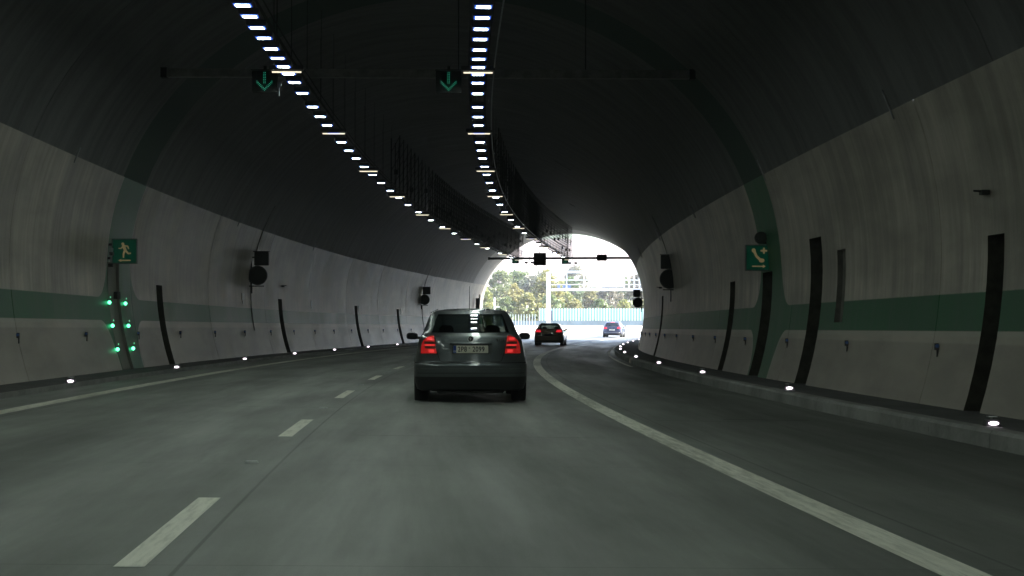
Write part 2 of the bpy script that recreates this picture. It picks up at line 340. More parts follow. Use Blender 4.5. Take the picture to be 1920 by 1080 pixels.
def wall_block(side, a, b):
    gs = [g for g in GRV[side] if g[0] > a and g[1] < b]
    sv = sorted(set([a, a + JOINT, b - JOINT, b] + [round(a + (b - a) * i / 8, 3) for i in range(1, 8)] + [q for g in gs for q in g[:2]]))
    base = .04 if side < 0 else .15
    hv = sorted(set([base - .08] + [base + (HB - base) * i / 14 for i in range(15)] + [g[2] for g in gs] + [1.3 for g in gs if SPECIAL.get((side, g[0])) == 'cab'])); k = len(hv)
    vs, uvs = [], []
    for s in sv:
        ex = .016 if s in (a, b) else 0.0
        for h in hv:
            vs.append(T(s, side * (Wat(h) + ex), h)); uvs.append((s, h))
    fs = []
    for i in range(len(sv) - 1):
        for j in range(k - 1):
            sm, hm = (sv[i] + sv[i + 1]) / 2, (hv[j] + hv[j + 1]) / 2
            if any(g[0] < sm < g[1] and hm < g[2] and (SPECIAL.get((side, g[0])) != 'cab' or hm > 1.3) for g in gs): continue
            q = (i * k + j, i * k + j + 1, (i + 1) * k + j + 1, (i + 1) * k + j); fs.append(q if side < 0 else q[::-1])
    mesh_uv('wall_block', vs, fs, uvs, M_WALL[side], tunnel, k=k)
    for g in gs:
        sp = SPECIAL.get((side, g[0])); dep = .26 if not sp else (.06 if sp == 'door' else .09)
        lo = 1.3 if sp == 'cab' else base - .08
        hs = [lo + (g[2] - lo) * i / 8 for i in range(9)]; m = MB(); n = 9
        A = [T(g[0], side * (Wat(h) - .005), h) for h in hs]; A2 = [T(g[0], side * (Wat(h) + dep), h) for h in hs]
        B = [T(g[1], side * (Wat(h) - .005), h) for h in hs]; B2 = [T(g[1], side * (Wat(h) + dep), h) for h in hs]
        vs = A + A2 + B2 + B
        fs = [(c * n + j, c * n + j + 1, (c + 1) * n + j + 1, (c + 1) * n + j) for c in range(3) for j in range(n - 1)] + [(n - 1, 2 * n - 1, 3 * n - 1, 4 * n - 1), (0, 3 * n, 2 * n, n)]
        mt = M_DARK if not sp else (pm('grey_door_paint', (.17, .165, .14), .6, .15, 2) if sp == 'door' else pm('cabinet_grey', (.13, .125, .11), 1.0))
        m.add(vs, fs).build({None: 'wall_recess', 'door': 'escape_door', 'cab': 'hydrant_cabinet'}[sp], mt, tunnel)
def vault_block(a, b):
    sv = [a, a + JOINT] + [a + (b - a) * i / 8 for i in range(1, 8)] + [b - JOINT, b]
    a0 = math.asin((HB - HC) / (TOP - HC)); ang = [a0 + (math.pi - 2 * a0) * i / 36 for i in range(37)]
    pr = [(HW * math.cos(q), HC + (TOP - HC) * math.sin(q)) for q in ang]; k = 37; vs, uvs, off = [], [], []
    for s in sv:
        e = 1.002 if s in (a, b) else 1.0
        for o, h in pr: vs.append(T(s, o * e, HC + (h - HC) * e)); uvs.append((s, h)); off.append(o)
    fs = [(i * k + j, (i + 1) * k + j, (i + 1) * k + j + 1, i * k + j + 1) for i in range(len(sv) - 1) for j in range(k - 1)]
    mesh_uv('vault_block', vs, fs, uvs, M_VAULT, tunnel, off, k=k)
def blocks(first):
    q = [-168.0] + [x for x in np.arange(first - 180, 133, 10) if x > -167] + [134.0]
    if q[-1] - q[-2] < 3: q.pop(-2)
    return list(zip(q[:-1], q[1:]))
for a, b in blocks(29.0 - .0): wall_block(-1, float(a), float(b)); vault_block(float(a), float(b))
for a, b in blocks(22.3): wall_block(1, float(a), float(b))
# portal frame ring and outside head wall
def ring_pts(e): return [((HW + e) * math.cos(q), HC + (TOP - HC + e) * math.sin(q)) for q in [math.pi * i / 40 for i in range(41)]]
full = [(Wat(-.3), -.3)] + ring_pts(0) + [(-Wat(-.3), -.3)]; outer = [(Wat(-.3) + .7, -.3)] + ring_pts(.7) + [(-Wat(-.3) - .7, -.3)]
m = MB(); n = len(full)
vs = [T(133.98, o, h) for o, h in outer] + [T(134.02, o * 1.001, h) for o, h in full] + [T(134.6, o * 1.001, h) for o, h in full] + [T(134.6, o, h) for o, h in outer]
m.add(vs, [(c * n + j, c * n + j + 1, ((c + 1) % 4) * n + j + 1, ((c + 1) % 4) * n + j) for c in range(4) for j in range(n - 1)]).build('portal_frame', M_OUT, tunnel)
big = [(Wat(-.3) + 2.5, -.3)] + [(9.8 * math.cos(q) , max(-.3, 10.2 * math.sin(q))) for q in [math.pi * i / 40 for i in range(41)]] + [(-Wat(-.3) - 2.5, -.3)]
m = MB(); vs = [T(134.3, o, h) for o, h in outer] + [T(134.3, o, h) for o, h in big]
m.add(vs, [(j, j + 1, n + j + 1, n + j) for j in range(n - 1)]).build('head_wall', M_OUT, tunnel)
# painted pipe runs fixed on the walls
def conduit(s, side, h0, h1, r=.022, name='conduit', mt=M_DGREY):
    MB().tube([T(s, side * (Wat(h) - r), h) for h in np.linspace(h0, h1, 8)], r, 6).build(name, mt, tunnel)
for s, side, h0, h1 in ((56.3, -1, .9, 2.4), (105.4, -1, .4, 2.4), (56.6, 1, 2.1, 2.5)): conduit(s, side, h0, h1, .018)
for s, side, h0, h1 in ((56.5, -1, 3.6, 5.2), (105.4, -1, 3.6, 4.9), (56.0, 1, 3.7, 5.0)): conduit(s, side, h0, h1, .012, 'conduit', pm('grey_conduit', (.12, .12, .11), .8))
# short pale cable ends at the top edge of the right wall
for s in (23.4, 33.4, 45.0, 57.0, 71.0, 90.0): conduit(s, 1, 4.2, 4.62, .014, 'cable_end', M_GREYM)
for s in (14., 24.1, 32.2, 52.0, 68.0): conduit(s, -1, 4.2, 4.5, .012, 'cable_end', M_GREYM)
M_PALE = pm('lime_streak', (.16, .17, .16), .8)
for s0_, s1_, o0_, o1_ in ((67.2, 67.9, 3.1, 3.8), (91.2, 91.5, 3.1, 3.4), (67.0, 67.0, -1.35, -.85), (88.2, 88.3, -1.6, -1.3), (43.7, 43.9, -5.72, -5.68)):
    pts = [T(s0_ + (s1_ - s0_) * q, o0_ + (o1_ - o0_) * q, Hat(o0_ + (o1_ - o0_) * q) - .015) for q in np.linspace(0, 1, 6)]
    MB().tube(pts, [.008, .022, .012, .02, .01, .022], 6).build('lime_streak', M_PALE, tunnel)
# ---------------------------------------------------------------- ceiling lights
M_LED = emit('led_white', (.84, .985, .87), LED_E); M_TUBE = emit('tube_yellow', (1.0, .89, .64), TUBE_E)
def led_proto():
    root = thing('led_luminaire', '', 'ceiling light')
    MB().rbox((0, 0, .07), (.32, .30, .10), .02).build('housing', M_DGREY, root)
    MB().box((0, 0, .013), (.205, .175, .012)).build('diffuser', M_LED, root); MB().box((-.118, 0, .014), (.03, .24, .014)).box((.118, 0, .014), (.03, .24, .014)).box((0, -.105, .014), (.206, .03, .013)).box((0, .105, .014), (.206, .03, .013)).build('lens_fringe_glow', emit('fringe_glow_blue', (.04, .14, 1.0), .13), root); return root  # blue glowing rim added to imitate the lens fringe round each lamp
def tube_proto():
    root = thing('tube_luminaire', '', 'ceiling light')
    MB().rbox((0, 0, .06), (.66, .12, .09), .015).build('housing', M_DGREY, root)
    MB().tube([(-.28, 0, -.02), (.28, 0, -.02)], .015, 8).build('tube', M_TUBE, root); return root
ys = [11.1,31.6,52.9,72,92,109.3,124.9,138.2,154.2,174.2,199.6,217.8,233.8,249.3,265.3,280.9,295.6,311.1,326.2,341.3,355.6,368.9,382.2,396,411.1,424,436,447,456.4]
led_s = [15140 / (612 - y) for y in ys] + [103, 110, 117]
back_s = [24.2 - i * 1.0 for i in range(25)] + [-2.0 - 2 * i for i in range(15)]
ROW = {'left': -2.684, 'right': .99}; HR = {'left': 5.965, 'right': 6.022}
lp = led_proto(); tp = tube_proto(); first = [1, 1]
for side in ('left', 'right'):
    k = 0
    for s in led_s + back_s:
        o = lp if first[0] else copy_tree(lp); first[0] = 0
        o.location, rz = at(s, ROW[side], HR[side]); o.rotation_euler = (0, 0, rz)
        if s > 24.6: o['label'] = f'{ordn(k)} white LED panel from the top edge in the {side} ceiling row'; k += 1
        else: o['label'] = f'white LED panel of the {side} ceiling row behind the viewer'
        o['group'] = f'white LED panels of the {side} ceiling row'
    k = 0
    for i in list(range(0, 10)) + [-1, -2, -3, -4, -5]:
        o = tp if first[1] else copy_tree(tp); first[1] = 0
        o.location, rz = at(31.66 + 10 * i, ROW[side], HR[side] + .02); o.rotation_euler = (0, 0, rz)
        if i >= 0: o['label'] = f'{ordn(k)} yellowish cross tube from the top edge in the {side} ceiling row'; k += 1
        else: o['label'] = f'yellowish cross tube of the {side} ceiling row behind the viewer'
        o['group'] = f'yellow cross tubes of the {side} ceiling row'
for side in ('left', 'right'):
    oc = ROW[side]; base = T(60, oc, HR[side])
    rl = thing('lighting_rail', f'dark hanging rail that carries the {side} row of ceiling lights', 'light rail', base)
    m = MB(); sv = np.arange(-40, 123.6, 2.0)
    for dx in (-.16, .16):
        for zz in (.15,): m.tube([T(s, oc + dx, HR[side] + zz) - base for s in sv], .03, 4)
    m.build('rail', M_BLK, rl)
    MB().tube([T(s, oc + .31, HR[side] + .1) - base for s in sv], .014, 5).build('cable', M_GREYM if side == 'right' else M_BLK, rl)
    s = -38.0; i = 0
    while s < 123.5:
        for dx in (-.16, .16):
            MB().tube([T(s, oc + dx, HR[side] + .12) - base, T(s, oc + dx, Hat(oc + dx) + .02) - base], .005 if s < 60 else .02, 5).build('hanger_rod', M_BLK, rl)
        if s > 60:
            z0 = HR[side] + .2; m = MB(); zt = Hat(oc) - .1
            for q in range(3): m.tube([T(s, oc - .16, z0 + q * .7) - base, T(s + .02, oc + .16, z0 + q * .7 + .6) - base], .011, 4)
            if i % 3 == 0: m.tube([T(s, oc, z0) - base, T(s + 1.4, oc, zt) - base], .012, 4)
            if i % 4 == 1: m.box(T(s + .3, oc, z0 + random.uniform(.4, 1.3)) - base, (.14, .2, .18))
            m.build('brace', M_BLK, rl)
        s += 3.0 if s < 60 else (1.5 if s < 76 else .8); i += 1
# ---------------------------------------------------------------- overhead gantries with lane signals
M_GRN = emit('signal_green', (.02, .75, .42), .045)
def gantry_bar(s, label, hb, mt):
    p, rz = at(s, 0, hb); g = thing('signal_gantry', label, 'gantry', p, rz)
    w = Wat(hb) ; MB().box((0, 0, 0), (2 * w - .5, .16, .17)).build('beam', mt, g)
    for q in (-w + .2, w - .2): MB().box((q, 0, 0), (.12, .2, .2)).build('wall_plate', M_BLK, g)
    for q in (-3.1, .6, 3.2): MB().tube([(q, 0, .05), (q, 0, Hat(q) - hb)], .01, 6).build('hanger_rod', M_BLK, g)
    return g
gantry_bar(33.6, 'near dark signal gantry bar crossing the vault above the road', 6.28, pm('lightened_beam', (.20, .20, .19), .9))  # near beam colour lightened, as only weak bounced light reaches it
gantry_bar(125.4, 'far dark signal gantry bar crossing the tunnel mouth', 6.28, M_BLK)
def arrow_bm(w, h):
    m = MB(); dots = []
    for i in range(7):
        for dx in (-.015, .015): dots.append((dx, h * .5 - h * .58 * i / 6))
    for i in range(7):
        for sx in (-1, 1):
            for q in (0, .034): dots.append((sx * w * .5 * i / 6 + 0, -h * .5 + h * .42 * i / 6 + q))
    for x, z in dots: m.disc((x, z), .0078, -.012, 0, 6)
    return m
def lane_signal(s, o, h, label, grp):
    p, rz = at(s, o, h); g = thing('lane_signal', label, 'lane signal', p, rz, grp)
    MB().rbox((0, .06, 0), (.52, .12, .44), .02).build('housing', M_BLK, g)
    MB().box((0, -.05, .225), (.54, .14, .012)).build('hood', M_BLK, g)
    tag(arrow_bm(.30, .36).build('arrow', M_GRN, g), kind='stuff'); MB().box((0, .1, .26), (.06, .05, .14)).build('bracket', M_BLK, g)
lane_signal(33.4, -3.325, 6.035, 'green down arrow lane signal, near left one high in the vault', 'green lane signals')
lane_signal(33.4, .400, 6.10, 'green down arrow lane signal, near one beside the right light row', 'green lane signals')
lane_signal(125.1, -3.322, 6.05, 'small green arrow signal on the far gantry, left one', 'green lane signals')
lane_signal(125.1, .465, 6.05, 'small green arrow signal on the far gantry, right one', 'green lane signals')
def panel_sign(s, o, h, w, hh, label, knob=True):
    p, rz = at(s, o, h); g = thing('speed_sign_panel', label, 'sign', p, rz)
    MB().rbox((0, 0, 0), (w, .16, hh), .02).build('housing', pm('brown_black_panel', (.020, .014, .012), .5), g)
    MB().box((0, -.085, 0), (w - .1, .01, hh - .1)).build('face', M_BLK, g)
    for sx in (-1, 1): MB().box((sx * w * .3, .1, 0), (.05, .06, hh + .06)).build('bracket', M_BLK, g)
    if knob: MB().tube([(0, 0, hh / 2), (0, 0, hh / 2 + .1)], .04, 8).build('beacon', M_BLK, g)
panel_sign(125.2, -1.466, 6.185, .95, .95, 'large dark square sign panel on the far gantry')
panel_sign(125.2, 3.24, 6.352, .77, .47, 'small dark rectangular sign panel on the right of the far gantry', False)
for o, lab in ((-2.28, 'pair of small cameras hanging left of the large square panel'), (1.04, 'pair of small cameras hanging right of the far green arrow')):
    p, rz = at(125.3, o, 6.25); g = thing('traffic_camera', lab, 'camera', p, rz)
    MB().tube([(0, 0, .35), (0, 0, -.48)], .022, 6).build('pole', M_BLK, g); MB().box((0, 0, -.5), (.42, .05, .03)).build('crossbar', M_BLK, g)
    for sx, y in ((-.24, .0), (.22, .0)):
        c = MB().box((sx, y, -.33), (.22, .38, .13)).build('camera_body', M_DGREY, g); MB().tube([(sx, -.19, -.33), (sx, -.24, -.33)], .05, 10).build('lens', M_BLK, c)
        MB().box((sx, 0, -.44), (.03, .03, .1)).build('mount', M_BLK, g)
p, rz = at(33.5, -3.04, 5.9); g = tag(MB().tube([(0, 0, .14), (0, 0, -.14)], .012, 6).build('signal_rod', M_GREYM), 'thin pale rod hanging beside the near left arrow signal', 'rod'); g.location = p; g.rotation_euler = (0, 0, rz)
# ---------------------------------------------------------------- wall signs
M_SG = pm('sign_green', (.0, .075, .035), .45, .1, em=(.0, .5, .28), es=.0025); M_SY = pm('sign_cream', (.45, .36, .18), .5, .1, em=(1, .75, .38), es=.008)
def poly_limb(m, pts, r, y0=-.036, y1=-.030):
    for (a, b), (ra, rb) in zip(zip(pts[:-1], pts[1:]), zip(r[:-1], r[1:])):
        a = Vector(a); b = Vector(b); d = (b - a).normalized(); q = Vector((-d.y, d.x))
        P = [a + q * ra, a - q * ra, b - q * rb, b + q * rb]; m.prism([(v.x, v.y) for v in P], y0, y1)
        m.disc(tuple(a), ra, y0 - .0005, y1, 10); m.disc(tuple(b), rb, y0 - .0005, y1, 10)
def info_sign(s, o, h, size, kind, label):
    p, rz = at(s, o, h); g = thing('escape_sign' if kind == 'run' else 'emergency_phone_sign', label, 'sign', p, rz)
    MB().rbox((0, .05, 0), (size, .10, size), .008).build('housing', M_DGREY, g)
    f = size / 2; m = MB()
    for c, d in (((0, -.012, f - .012), (size, .03, .024)), ((0, -.012, -f + .012), (size, .03, .024)), ((f - .012, -.012, 0), (.024, .0295, size - .05)), ((-f + .012, -.012, 0), (.024, .0295, size - .05))): m.box(c, d)
    m.build('frame', pm('sign_frame', (.09, .12, .11), .5), g); face = MB().box((0, -.006, 0), (size - .05, .02, size - .05)).build('face', M_SG, g)
    k = size / .56; y0, y1 = -.0215, -.016; m = MB()
    L = lambda pts, r: poly_limb(m, [(x * k, z * k) for x, z in pts], [q * k for q in r], y0, y1)
    if kind == 'run':
        m.disc((-.035 * k, .165 * k), .032 * k, y0, y1, 16)
        L([(-.02, .115), (.02, .02)], [.035, .028]); L([(-.03, .105), (-.085, .06), (-.125, .065)], [.015, .013, .011]); L([(.0, .12), (.07, .115), (.095, .055)], [.016, .014, .011])
        L([(.005, .01), (-.02, -.065), (-.02, -.135)], [.022, .019, .015]); L([(.03, .01), (.085, -.05), (.135, -.045)], [.022, .018, .015])
        L([(-.06, -.205), (.125, -.205)], [.015, .015]); m.prism([(-.14 * k, -.205 * k), (-.07 * k, -.172 * k), (-.07 * k, -.238 * k)], y0, y1)
    else:
        L([(-.105, .155), (-.105, .165)], [.045, .04]); L([(-.10, .15), (-.045, .03), (.06, -.065)], [.028, .026, .030]); L([(.05, -.06), (.085, -.058)], [.045, .042])
        L([(.06, .15), (.17, .15)], [.02, .02]); L([(.115, .10), (.115, .20)], [.02, .02])
        L([(-.13, -.185), (.1, -.185)], [.014, .014]); m.prism([(.155 * k, -.185 * k), (.09 * k, -.145 * k), (.09 * k, -.225 * k)], y0, y1)
    m.build('pictogram', M_SY, g)
    side = -1 if o < 0 else 1
    MB().box((side * .33, .06, .15), (.16, .05, .05)).box((side * .33, .06, -.15), (.16, .05, .05)).build('bracket', M_DGREY, g)
info_sign(36.6, -6.813, 2.688, .555, 'run', 'green running man escape sign with left arrow above the escape door')
info_sign(35.0, 6.975, 2.696, .555, 'phone', 'green emergency telephone sign with right arrow on the right wall')
M_DISC0 = pm('beacon_grey', (.05, .055, .05), .8)
p, rz = at(35.0, 7.02, 3.12); g = thing('beacon', 'dark round beacon mounted above the green telephone sign', 'beacon', p, rz)
MB().disc((0, 0), .13, -.07, .02, 20).build('lamp_head', M_DISC0, g); MB().box((.1, .05, -.1), (.3, .05, .05)).build('bracket', M_BLK, g)
p, rz = at(36.5, -7.06, 2.62); g = thing('small_camera', 'small pale camera bracket at the left of the running man sign', 'camera', p, rz)
MB().tube([(-.03, -.02, -.18), (.02, -.06, .12)], .022, 6).build('arm', M_GREYM, g); MB().box((.0, -.06, .0), (.07, .16, .07)).build('camera_body', M_DGREY, g); MB().box((-.03, -.02, -.25), (.09, .1, .07)).build('joint', M_BLK, g)
M_DISC = pm('sign_back_dark', (.035, .038, .038), .7); 
def round_sign(s, o, h, label, sw=.48, sh=.46, r=.33):
    side = -1 if o < 0 else 1
    p, rz = at(s, o, h); g = thing('variable_sign', label, 'sign', p, rz, 'dark round and square sign pairs on the walls')
    d = MB().disc((0, 0), r, -.10, .02, 32).build('round_housing', M_DISC, g); MB().disc((0, 0), r - .035, -.104, -.099, 32).build('lens_plate', M_BLK, d)
    x = -side * -.0 + (.13 if side < 0 else -.05)
    b = MB().rbox((x, -.02, .57), (sw, .16, sh), .02).build('square_housing', M_BLK, g); MB().box((x + .0, -.06, .57 + sh / 2 + .012), (sw + .06, .26, .02)).build('hood', M_BLK, b)
    MB().box((side * .10, .04, -r - .03), (.62, .06, .035)).build('shelf', M_BLK, g)
    m = MB()
    for z in (.62, .25, -.2): m.box((side * .26, .06, z), (.45, .045, .045))
    m.box((side * .24, .06, .15), (.05, .05, 1.2)).build('bracket', M_BLK, g)
    MB().tube([(side * .22, .05, -r - .05), (side * .22, .05, -r - .28)], .03, 6).build('stub_pipe', M_BLK, g)
round_sign(56.0, -7.009 + .12, 2.775, 'dark round sign under a square box, nearest on the left wall')
round_sign(105., -6.95, 2.749, 'dark round sign under a square box, farther on the left wall behind the silver car')
round_sign(55.5, 7.05, 2.843, 'dark round sign under a square box, nearest on the right wall')
round_sign(106., 6.62, 2.769, 'dark round sign under a square box, beside the right edge of the tunnel mouth')
p, rz = at(130, -6.85, 3.0); g = thing('portal_sign', 'tall dark framed sign box on the left wall at the tunnel mouth', 'sign', p, rz)
MB().box((-.05, 0, -.25), (.30, .3, .95)).build('housing', M_BLK, g); MB().box((.08, 0, .5), (.05, .5, .04)).box((.08, -.22, .1), (.05, .04, .8)).box((.08, .22, .1), (.05, .04, .8)).build('frame', M_BLK, g)
# white plates, small brackets, blue reflectors, kerb lights
M_PL = pm('white_plate', (.42, .44, .44), .5, .15)
for i, (s, h) in enumerate(((54.8, 2.0), (69.6, 2.0), (82.8, 1.95), (97.0, 1.95))):
    p, rz = at(s, -(Wat(h) - .02), h); m = MB().box((0, 0, .03), (.02, .30 if i else .45, .22)).box((0, 0, -.16), (.02, .2, .10)).build('wall_plate', M_PL)
    tag(m, f'small white plate above the green band, {ordn(i)} along the left wall', 'plate', 'white plates on the left wall'); m.location = p; m.rotation_euler = (0, 0, rz)
for s, sd, h, lab in ((62.6, -1, 2.59, 'small dark hook bracket high on the left wall beyond the round sign'), (20.2, 1, 2.9, 'small dark bracket high on the right wall near the photo edge'), (61.3, 1, 2.7, 'small dark hook bracket on the right wall beyond the round sign')):
    p, rz = at(s, sd * (Wat(h) - .1), h); g = thing('wall_bracket', lab, 'bracket', p, rz)
    MB().tube([(sd * .1, 0, 0), (-sd * .1, 0, .01)], [.02, .012], 6).build('arm', M_BLK, g); MB().box((sd * .04, 0, -.01), (.1, .12, .06)).build('clamp', M_BLK, g)
M_BLUE = pm('blue_reflector', (.10, .18, .42), .25, .1); M_PIPE = pm('dark_rubber', (.02, .02, .02), .6)
def refl_proto():
    g = thing('wall_reflector', '', 'reflector'); MB().box((0, 0, 0), (.05, .05, .09)).build('housing', M_DGREY, g)
    MB().tube([(0, -.028, .01), (0, -.045, .01)], .026, 10).build('lens', M_BLUE, g); MB().tube([(.012, 0, -.04), (.012, 0, -.14)], .012, 6).build('pin', M_PIPE, g); return g
rp = refl_proto(); fst = 1
for sd, s00, nm in ((-1, 28.9 - 5 * 5.08, 'left'), (1, 22.0 - 5.08 * 4, 'right')):
    k = 0
    for i in range(26):
        s = s00 + 5.08 * i
        if s > 131 or any(g[0] - .1 < s < g[1] + .1 for g in GRV[sd]): continue
        h = .86 if sd < 0 else .95
        o = rp if fst else copy_tree(rp); fst = 0; o.location, rz = at(s, sd * (Wat(h) - .04), h); o.rotation_euler = (0, 0, rz)
        vis = s > (28 if sd < 0 else 18.5)
        o['label'] = f'{ordn(k)} small blue wall reflector in view along the {nm} wall' if vis else f'small blue reflector on the {nm} wall outside the frame'
        if vis: k += 1
        o['group'] = f'blue reflectors along the {nm} wall'
M_STUD = emit('kerb_light_white', (1.0, .86, .98), 1.1)
def stud_proto():
    g = thing('kerb_light', '', 'kerb light'); MB().box((0, .03, .035), (.17, .10, .07), taper=.85).build('housing', M_DGREY, g)
    MB().disc((0, .034), .018, -.028, -.02, 14, rx=.052).build('lens', M_STUD, g); MB().box((0, .03, .1), (.10, .05, .012)).tube([(0, .04, .06), (0, .04, .1)], .012, 5).build('cap', M_PL, g); return g
sp_ = stud_proto(); fst = 1
for sd, s00, off, hh, nm in ((-1, 28.155, -5.93, .075, 'left'), (1, 16.65, 5.98, .178, 'right')):
    k = 0
    for i in range(-4, 12):
        s = s00 + 9.95 * i
        if s > 133: break
        o = sp_ if fst else copy_tree(sp_); fst = 0; o.location, rz = at(s, off, hh); o.rotation_euler = (0, 0, rz)
        o['label'] = f'{ordn(k)} glowing kerb light in view along the {nm} kerb' if i >= 0 else f'glowing kerb light on the {nm} kerb outside the frame'
        if i >= 0: k += 1
        o['group'] = f'glowing kerb lights along the {nm} kerb'
# escape door guide lamps
M_GL = emit('guide_lamp_green', (.08, 1.0, .40), .8)
k = 0
for h, row in ((1.55, 'top'), (1.04, 'middle'), (.52, 'bottom')):
    for s, sd in ((36.50, 'left'), (38.10, 'right')):
        p, rz = at(s, -(Wat(h) - .03), h); g = thing('guide_lamp', f'{row} {sd} green guide lamp beside the escape door', 'lamp', p, rz, 'green guide lamps round the escape door')
        MB().box((-.01, .01, 0), (.08, .07, .13)).build('housing', M_DGREY, g); MB().tube([(.02, -.022, 0), (.02, -.05, 0)], [.040, .034], 12).build('lens', M_GL, g)
        MB().box((.035, -.0, .115), (.012, .02, .035)).build('lamp_reflection', emit('guide_reflection', (.1, 1, .4), .12), g)  # small glow added above each lamp, standing for its reflection
p, rz = at(37.3, -(Wat(1.75) - .05), 1.72); tag(MB().box((0, 0, 0), (.08, .35, .16)).build('door_box', M_BLK), 'small black box above the left green guide lamp', 'box'); o = bpy.data.objects['door_box']; o.location = p; o.rotation_euler = (0, 0, rz)
for i in range(14):
    s = 13.3 + 8.908 * i; p, rz = at(s, -1.22, .004)
    m = MB().box((0, 0, .008), (.11, .09, .016), taper=.8).build('road_stud', M_PL); m.location = p; m.rotation_euler = (0, 0, rz)
    tag(m, f'{ordn(i)} small pale road stud between the lane dashes', 'road stud', 'road studs between the dashes')
# ---------------------------------------------------------------- cars
GLASS = None
def glass():
    global GLASS
    if GLASS: return GLASS
    t = NT('tinted_glass'); g = t.n('ShaderNodeBsdfGlossy'); g.inputs['Roughness'].default_value = .03; g.inputs[0].default_value = (1, 1, 1, 1)
    tr = t.n('ShaderNodeBsdfTransparent'); tr.inputs[0].default_value = (.14, .165, .155, 1); mx = t.n('ShaderNodeMixShader'); fr = t.n('ShaderNodeFresnel'); fr.inputs[0].default_value = 1.62
    tc = t.n('ShaderNodeTexCoord'); nz = t.noise(tc.outputs['Object'], 3); ge = t.n('ShaderNodeNewGeometry'); bk = ge.outputs['Backfacing']
    f = t.math('ADD', t.math('MULTIPLY', fr.outputs[0], t.math('SUBTRACT', 1.0, bk)), t.math('MULTIPLY', bk, .08)); f = t.math('ADD', f, t.math('MULTIPLY', nz, .01))
    t.l(f, mx.inputs[0]); t.l(tr.outputs[0], mx.inputs[1]); t.l(g.outputs[0], mx.inputs[2]); t.l(mx.outputs[0], t.out.inputs[0]); GLASS = t.m; return t.m
M_TYRE = pm('tyre_rubber', (.012, .012, .012), .75); M_RIM = pm('alloy_rim', (.35, .35, .36), .35, metal=.8); M_PLAS = pm('black_plastic', (.012, .012, .013), .55); M_INT = pm('cabin_dark', (.015, .015, .016), .8)
M_CHR = pm('chrome', (.6, .6, .6), .15, .05, metal=1.0); M_SEAM = pm('panel_gap', (.004, .004, .004), .8)
